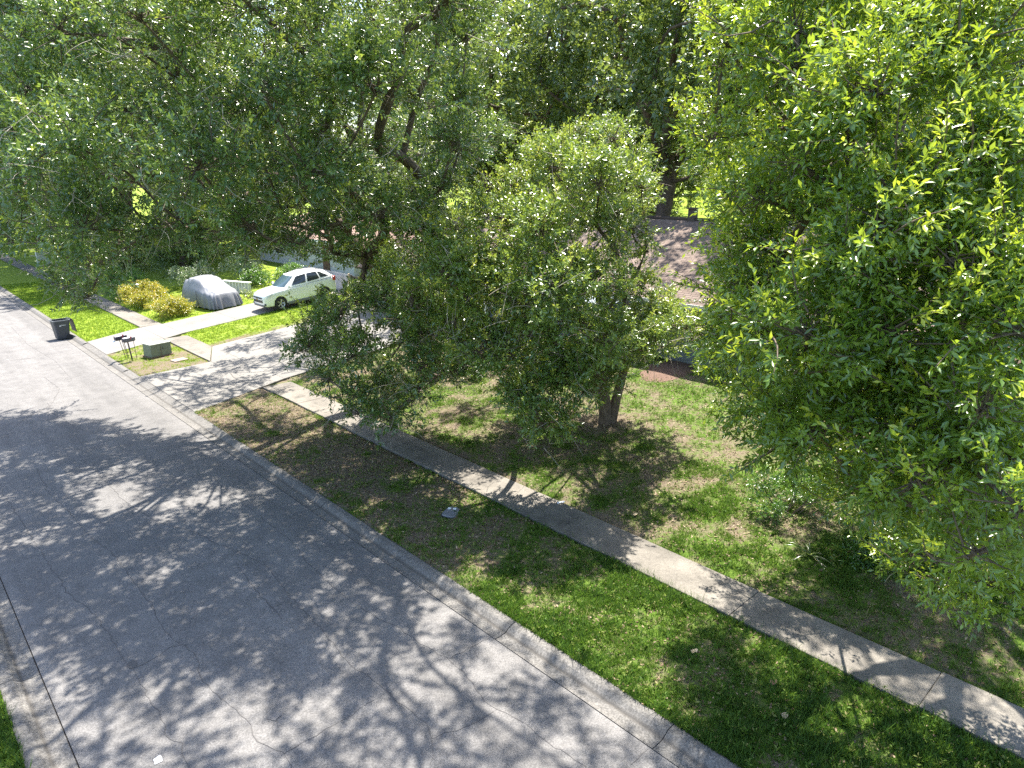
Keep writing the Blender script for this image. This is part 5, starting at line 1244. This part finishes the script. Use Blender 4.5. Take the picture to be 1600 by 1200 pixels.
# ---------------------------------------------------------------- mailboxes
def mailbox(label, x, y, hz_, rz, shell_mat, door_mat, door_open, posts, tilt=0.0):
    z = float(terrain(np.array([x]), np.array([y]))[0])
    root = tag(empty('mailbox', (x, y, z), rz), label, 'mailbox', 'mailboxes on the verge')
    root.rotation_euler = (0, tilt, rz)
    w, h, L_ = .10, .12, .27; n_ = 9
    arc = [(-w, 0), (w, 0)] + [(w * math.cos(math.pi * k / n_), h + w * .9 * math.sin(math.pi * k / n_)) for k in range(n_ + 1)]
    mb = MB(); m_ = len(arc)
    for sx in (-L_, L_): mb.v += [(sx, a, hz_ + b_) for a, b_ in arc]
    for j in range(m_): mb.f.append((j, (j + 1) % m_, m_ + (j + 1) % m_, m_ + j))
    mb.f += [tuple(range(m_))[::-1], tuple(range(m_, 2 * m_))]
    sh = mb.build('box', shell_mat, root, bevel=.004, seg=1)
    mb = MB(); a0 = [(a * 1.06, b_ * 1.03) for a, b_ in arc]
    if door_open:
        mb.v = [(-L_ - b_ * .93, a, hz_ - .01 - b_ * .34) for a, b_ in a0] + [(-L_ - b_ * .93 - .004, a, hz_ - .022 - b_ * .34) for a, b_ in a0]
    else:
        mb.v = [(-L_ - .006, a, hz_ + b_ - .003) for a, b_ in a0] + [(-L_ + .02, a, hz_ + b_ - .003) for a, b_ in a0]
    for j in range(m_): mb.f.append((j, (j + 1) % m_, m_ + (j + 1) % m_, m_ + j))
    mb.f += [tuple(range(m_))[::-1], tuple(range(m_, 2 * m_))]
    mb.build('door', door_mat, root)
    MB().box((.05, -w - .008, hz_ + .15), (.03, .008, .12)).box((.09, -w - .008, hz_ + .20), (.08, .008, .04)).build('flag', M['tail'], root)
    MB().box((0, 0, hz_ - .015), (.46, .15, .025)).build('base_plate', M['post'], root)
    for (px, py, bx2, by2, r_) in posts:
        MB().tube([(bx2, by2, -.1), (px, py, hz_ - .02)], r_, n=8).build('post', M['post'], root)
    return root
mailbox('grey arched mailbox in front, on a thick and a thin dark post', 8.80, 36.15, .98, R(8), M['mail_grey'], M['mail_dark'], False, [(-.06, 0, 0.0, 0, .034), (.20, -.02, .22, .02, .012)], -.03)
mailbox('darker mailbox behind with its pale door hanging open', 8.62, 36.72, 1.0, R(8), M['mail_dark'], M['mail_pale'], True, [(-.06, .03, .06, .0, .014), (.02, -.05, .14, -.05, .014), (.10, .0, .20, .0, .014)], -.05)

# ---------------------------------------------------------------- utility box, lids and scraps
ub = tag(empty('utility_box', (10.0, 36.25, .11), R(12)), 'grey-green pad-mounted utility box with a flat lid on the grass island', 'utility box')
MB().box((0, 0, .03), (1.12, .84, .10)).build('pad', M['rust'], ub, bevel=.01)
MB().box((0, 0, .36), (1.04, .74, .58), taper=.97).build('cabinet', M['box_green'], ub, bevel=.015)
lid = MB().box((0, 0, .675), (1.07, .77, .05)).build('lid', M['box_top'], ub, bevel=.01)
MB().box((.25, .12, .704), (.46, .44, .012)).build('hatch', M['box_green'], lid, bevel=.003)
for s in (-.02,): MB().box((s, -.374, .36), (.012, .012, .5)).build('door_gap', M['rust'], ub)
MB().box((.08, -.378, .42), (.03, .02, .10)).build('handle', M['post'], ub)
hc = tag(empty('handhole_cover', (10.45, 34.6, .115), R(10)), 'pinkish concrete handhole cover in the corner of the grass island', 'utility cover')
MB().box((0, 0, .0), (.66, .50, .10)).build('rim', M['concrete_pink'], hc, bevel=.012)
MB().box((0, 0, .045), (.52, .36, .03)).build('plate', M['concrete_pink'], hc, bevel=.006)

def meter_lid(label, x, y, rz, sx, sy, mat, spots):
    z = float(terrain(np.array([x]), np.array([y]))[0])
    root = tag(empty('meter_cover', (x, y, z + .01), rz), label, 'utility cover'); root.rotation_euler = (.05, -.04, rz)
    def outline(k, z_):
        out = []
        for j in range(28):
            t = 2 * math.pi * j / 28; c_, s_ = math.cos(t), math.sin(t)
            out.append((sx * k * math.copysign(abs(c_) ** .6, c_), sy * k * math.copysign(abs(s_) ** .6, s_) * (1 - .18 * c_), z_))
        return out
    def stack(levels, name, m_):
        mb = MB(); mb.v = [p for k, z_ in levels for p in outline(k, z_)]
        for r_ in range(len(levels) - 1):
            for j in range(28): mb.f.append((r_ * 28 + j, r_ * 28 + (j + 1) % 28, (r_ + 1) * 28 + (j + 1) % 28, (r_ + 1) * 28 + j))
        mb.f.append(tuple(range((len(levels) - 1) * 28, len(levels) * 28)))
        return mb.build(name, m_, root, smooth=False)
    stack([(1.08, -.08), (1.08, .015), (.98, .02)], 'frame', M['car_black'])
    stack([(1.0, .0), (1.0, .04), (.95, .052), (.5, .06)], 'lid', mat)
    for k, (px, py, r_, m_) in enumerate(spots):
        MB().lathe([(r_, .05), (r_, .066), (r_ * .8, .072), (.001, .073)], 16, 'Z', (px, py, 0)).build('plug', m_, root, smooth=False)
    return root
meter_lid('grey rounded meter cover with two white plugs in the verge', 10.12, 13.1, R(28), .26, .19, M['meter'], [(.12, .10, .045, M['paper']), (.15, -.04, .045, M['paper'])])
meter_lid('pale meter cover with a navy cap cut by the lower picture edge', 9.1, 2.40, R(60), .20, .17, M['meter_pale'], [(.12, -.16, .07, M['navy'])])

sc = MB()
P = [(-.10, 0, .02), (-.05, .012, .035), (0, .02, .04), (.05, .012, .03), (.10, -.005, .05)]
for a, b_ in zip(P[:-1], P[1:]): sc.face([(a[0], a[1] - .03, a[2]), (b_[0], b_[1] - .03, b_[2]), (b_[0], b_[1] + .03, b_[2] + .01), (a[0], a[1] + .03, a[2] + .01)])
o = sc.build('litter_scrap', M['paper'], None); o.location = (12.58, 11.45, .155); o.rotation_euler = (0, 0, R(-25))
tag(o, 'curled white scrap at the lawn edge of the sidewalk', 'litter')
sc = MB().face([(-.06, -.05, .004), (.05, -.06, .006), (.065, .045, .004), (-.045, .06, .012)]).face([(-.045, .06, .012), (.065, .045, .004), (.05, .07, .02)])
o = sc.build('litter_scrap', M['paper'], None); o.location = (1.87, 9.92, roadz(1.87) + .004)
tag(o, 'small white paper scrap lying on the street', 'litter')
for k, (x, y) in enumerate([(9.9, 5.6), (9.6, 3.7), (10.2, 4.2), (13.4, 9.6)]):
    rr_ = random.Random(k); V = []
    for j in range(9):
        t = 2 * math.pi * j / 9; q = .075 * rr_.uniform(.7, 1.2); V.append((q * math.cos(t), q * math.sin(t) * .7, .012 + rr_.uniform(0, .035)))
    mb = MB(); mb.v = V + [(0, 0, .01)]; mb.f = [(j, (j + 1) % 9, 9) for j in range(9)]
    o = mb.build('dead_leaf', M['rust'] if k == 2 else M['wood'], None)
    o.location = (x, y, float(terrain(np.array([x]), np.array([y]))[0]) + .045)
    tag(o, ['curled orange-brown dead leaf on the green verge, nearest the sidewalk', 'dead tan leaf on the green verge, lowest in the picture', 'rusty dead leaf in the middle of the green verge', 'tan dead leaf on the lawn beside the sidewalk'][k], 'dead leaf', 'dead leaves on the grass')
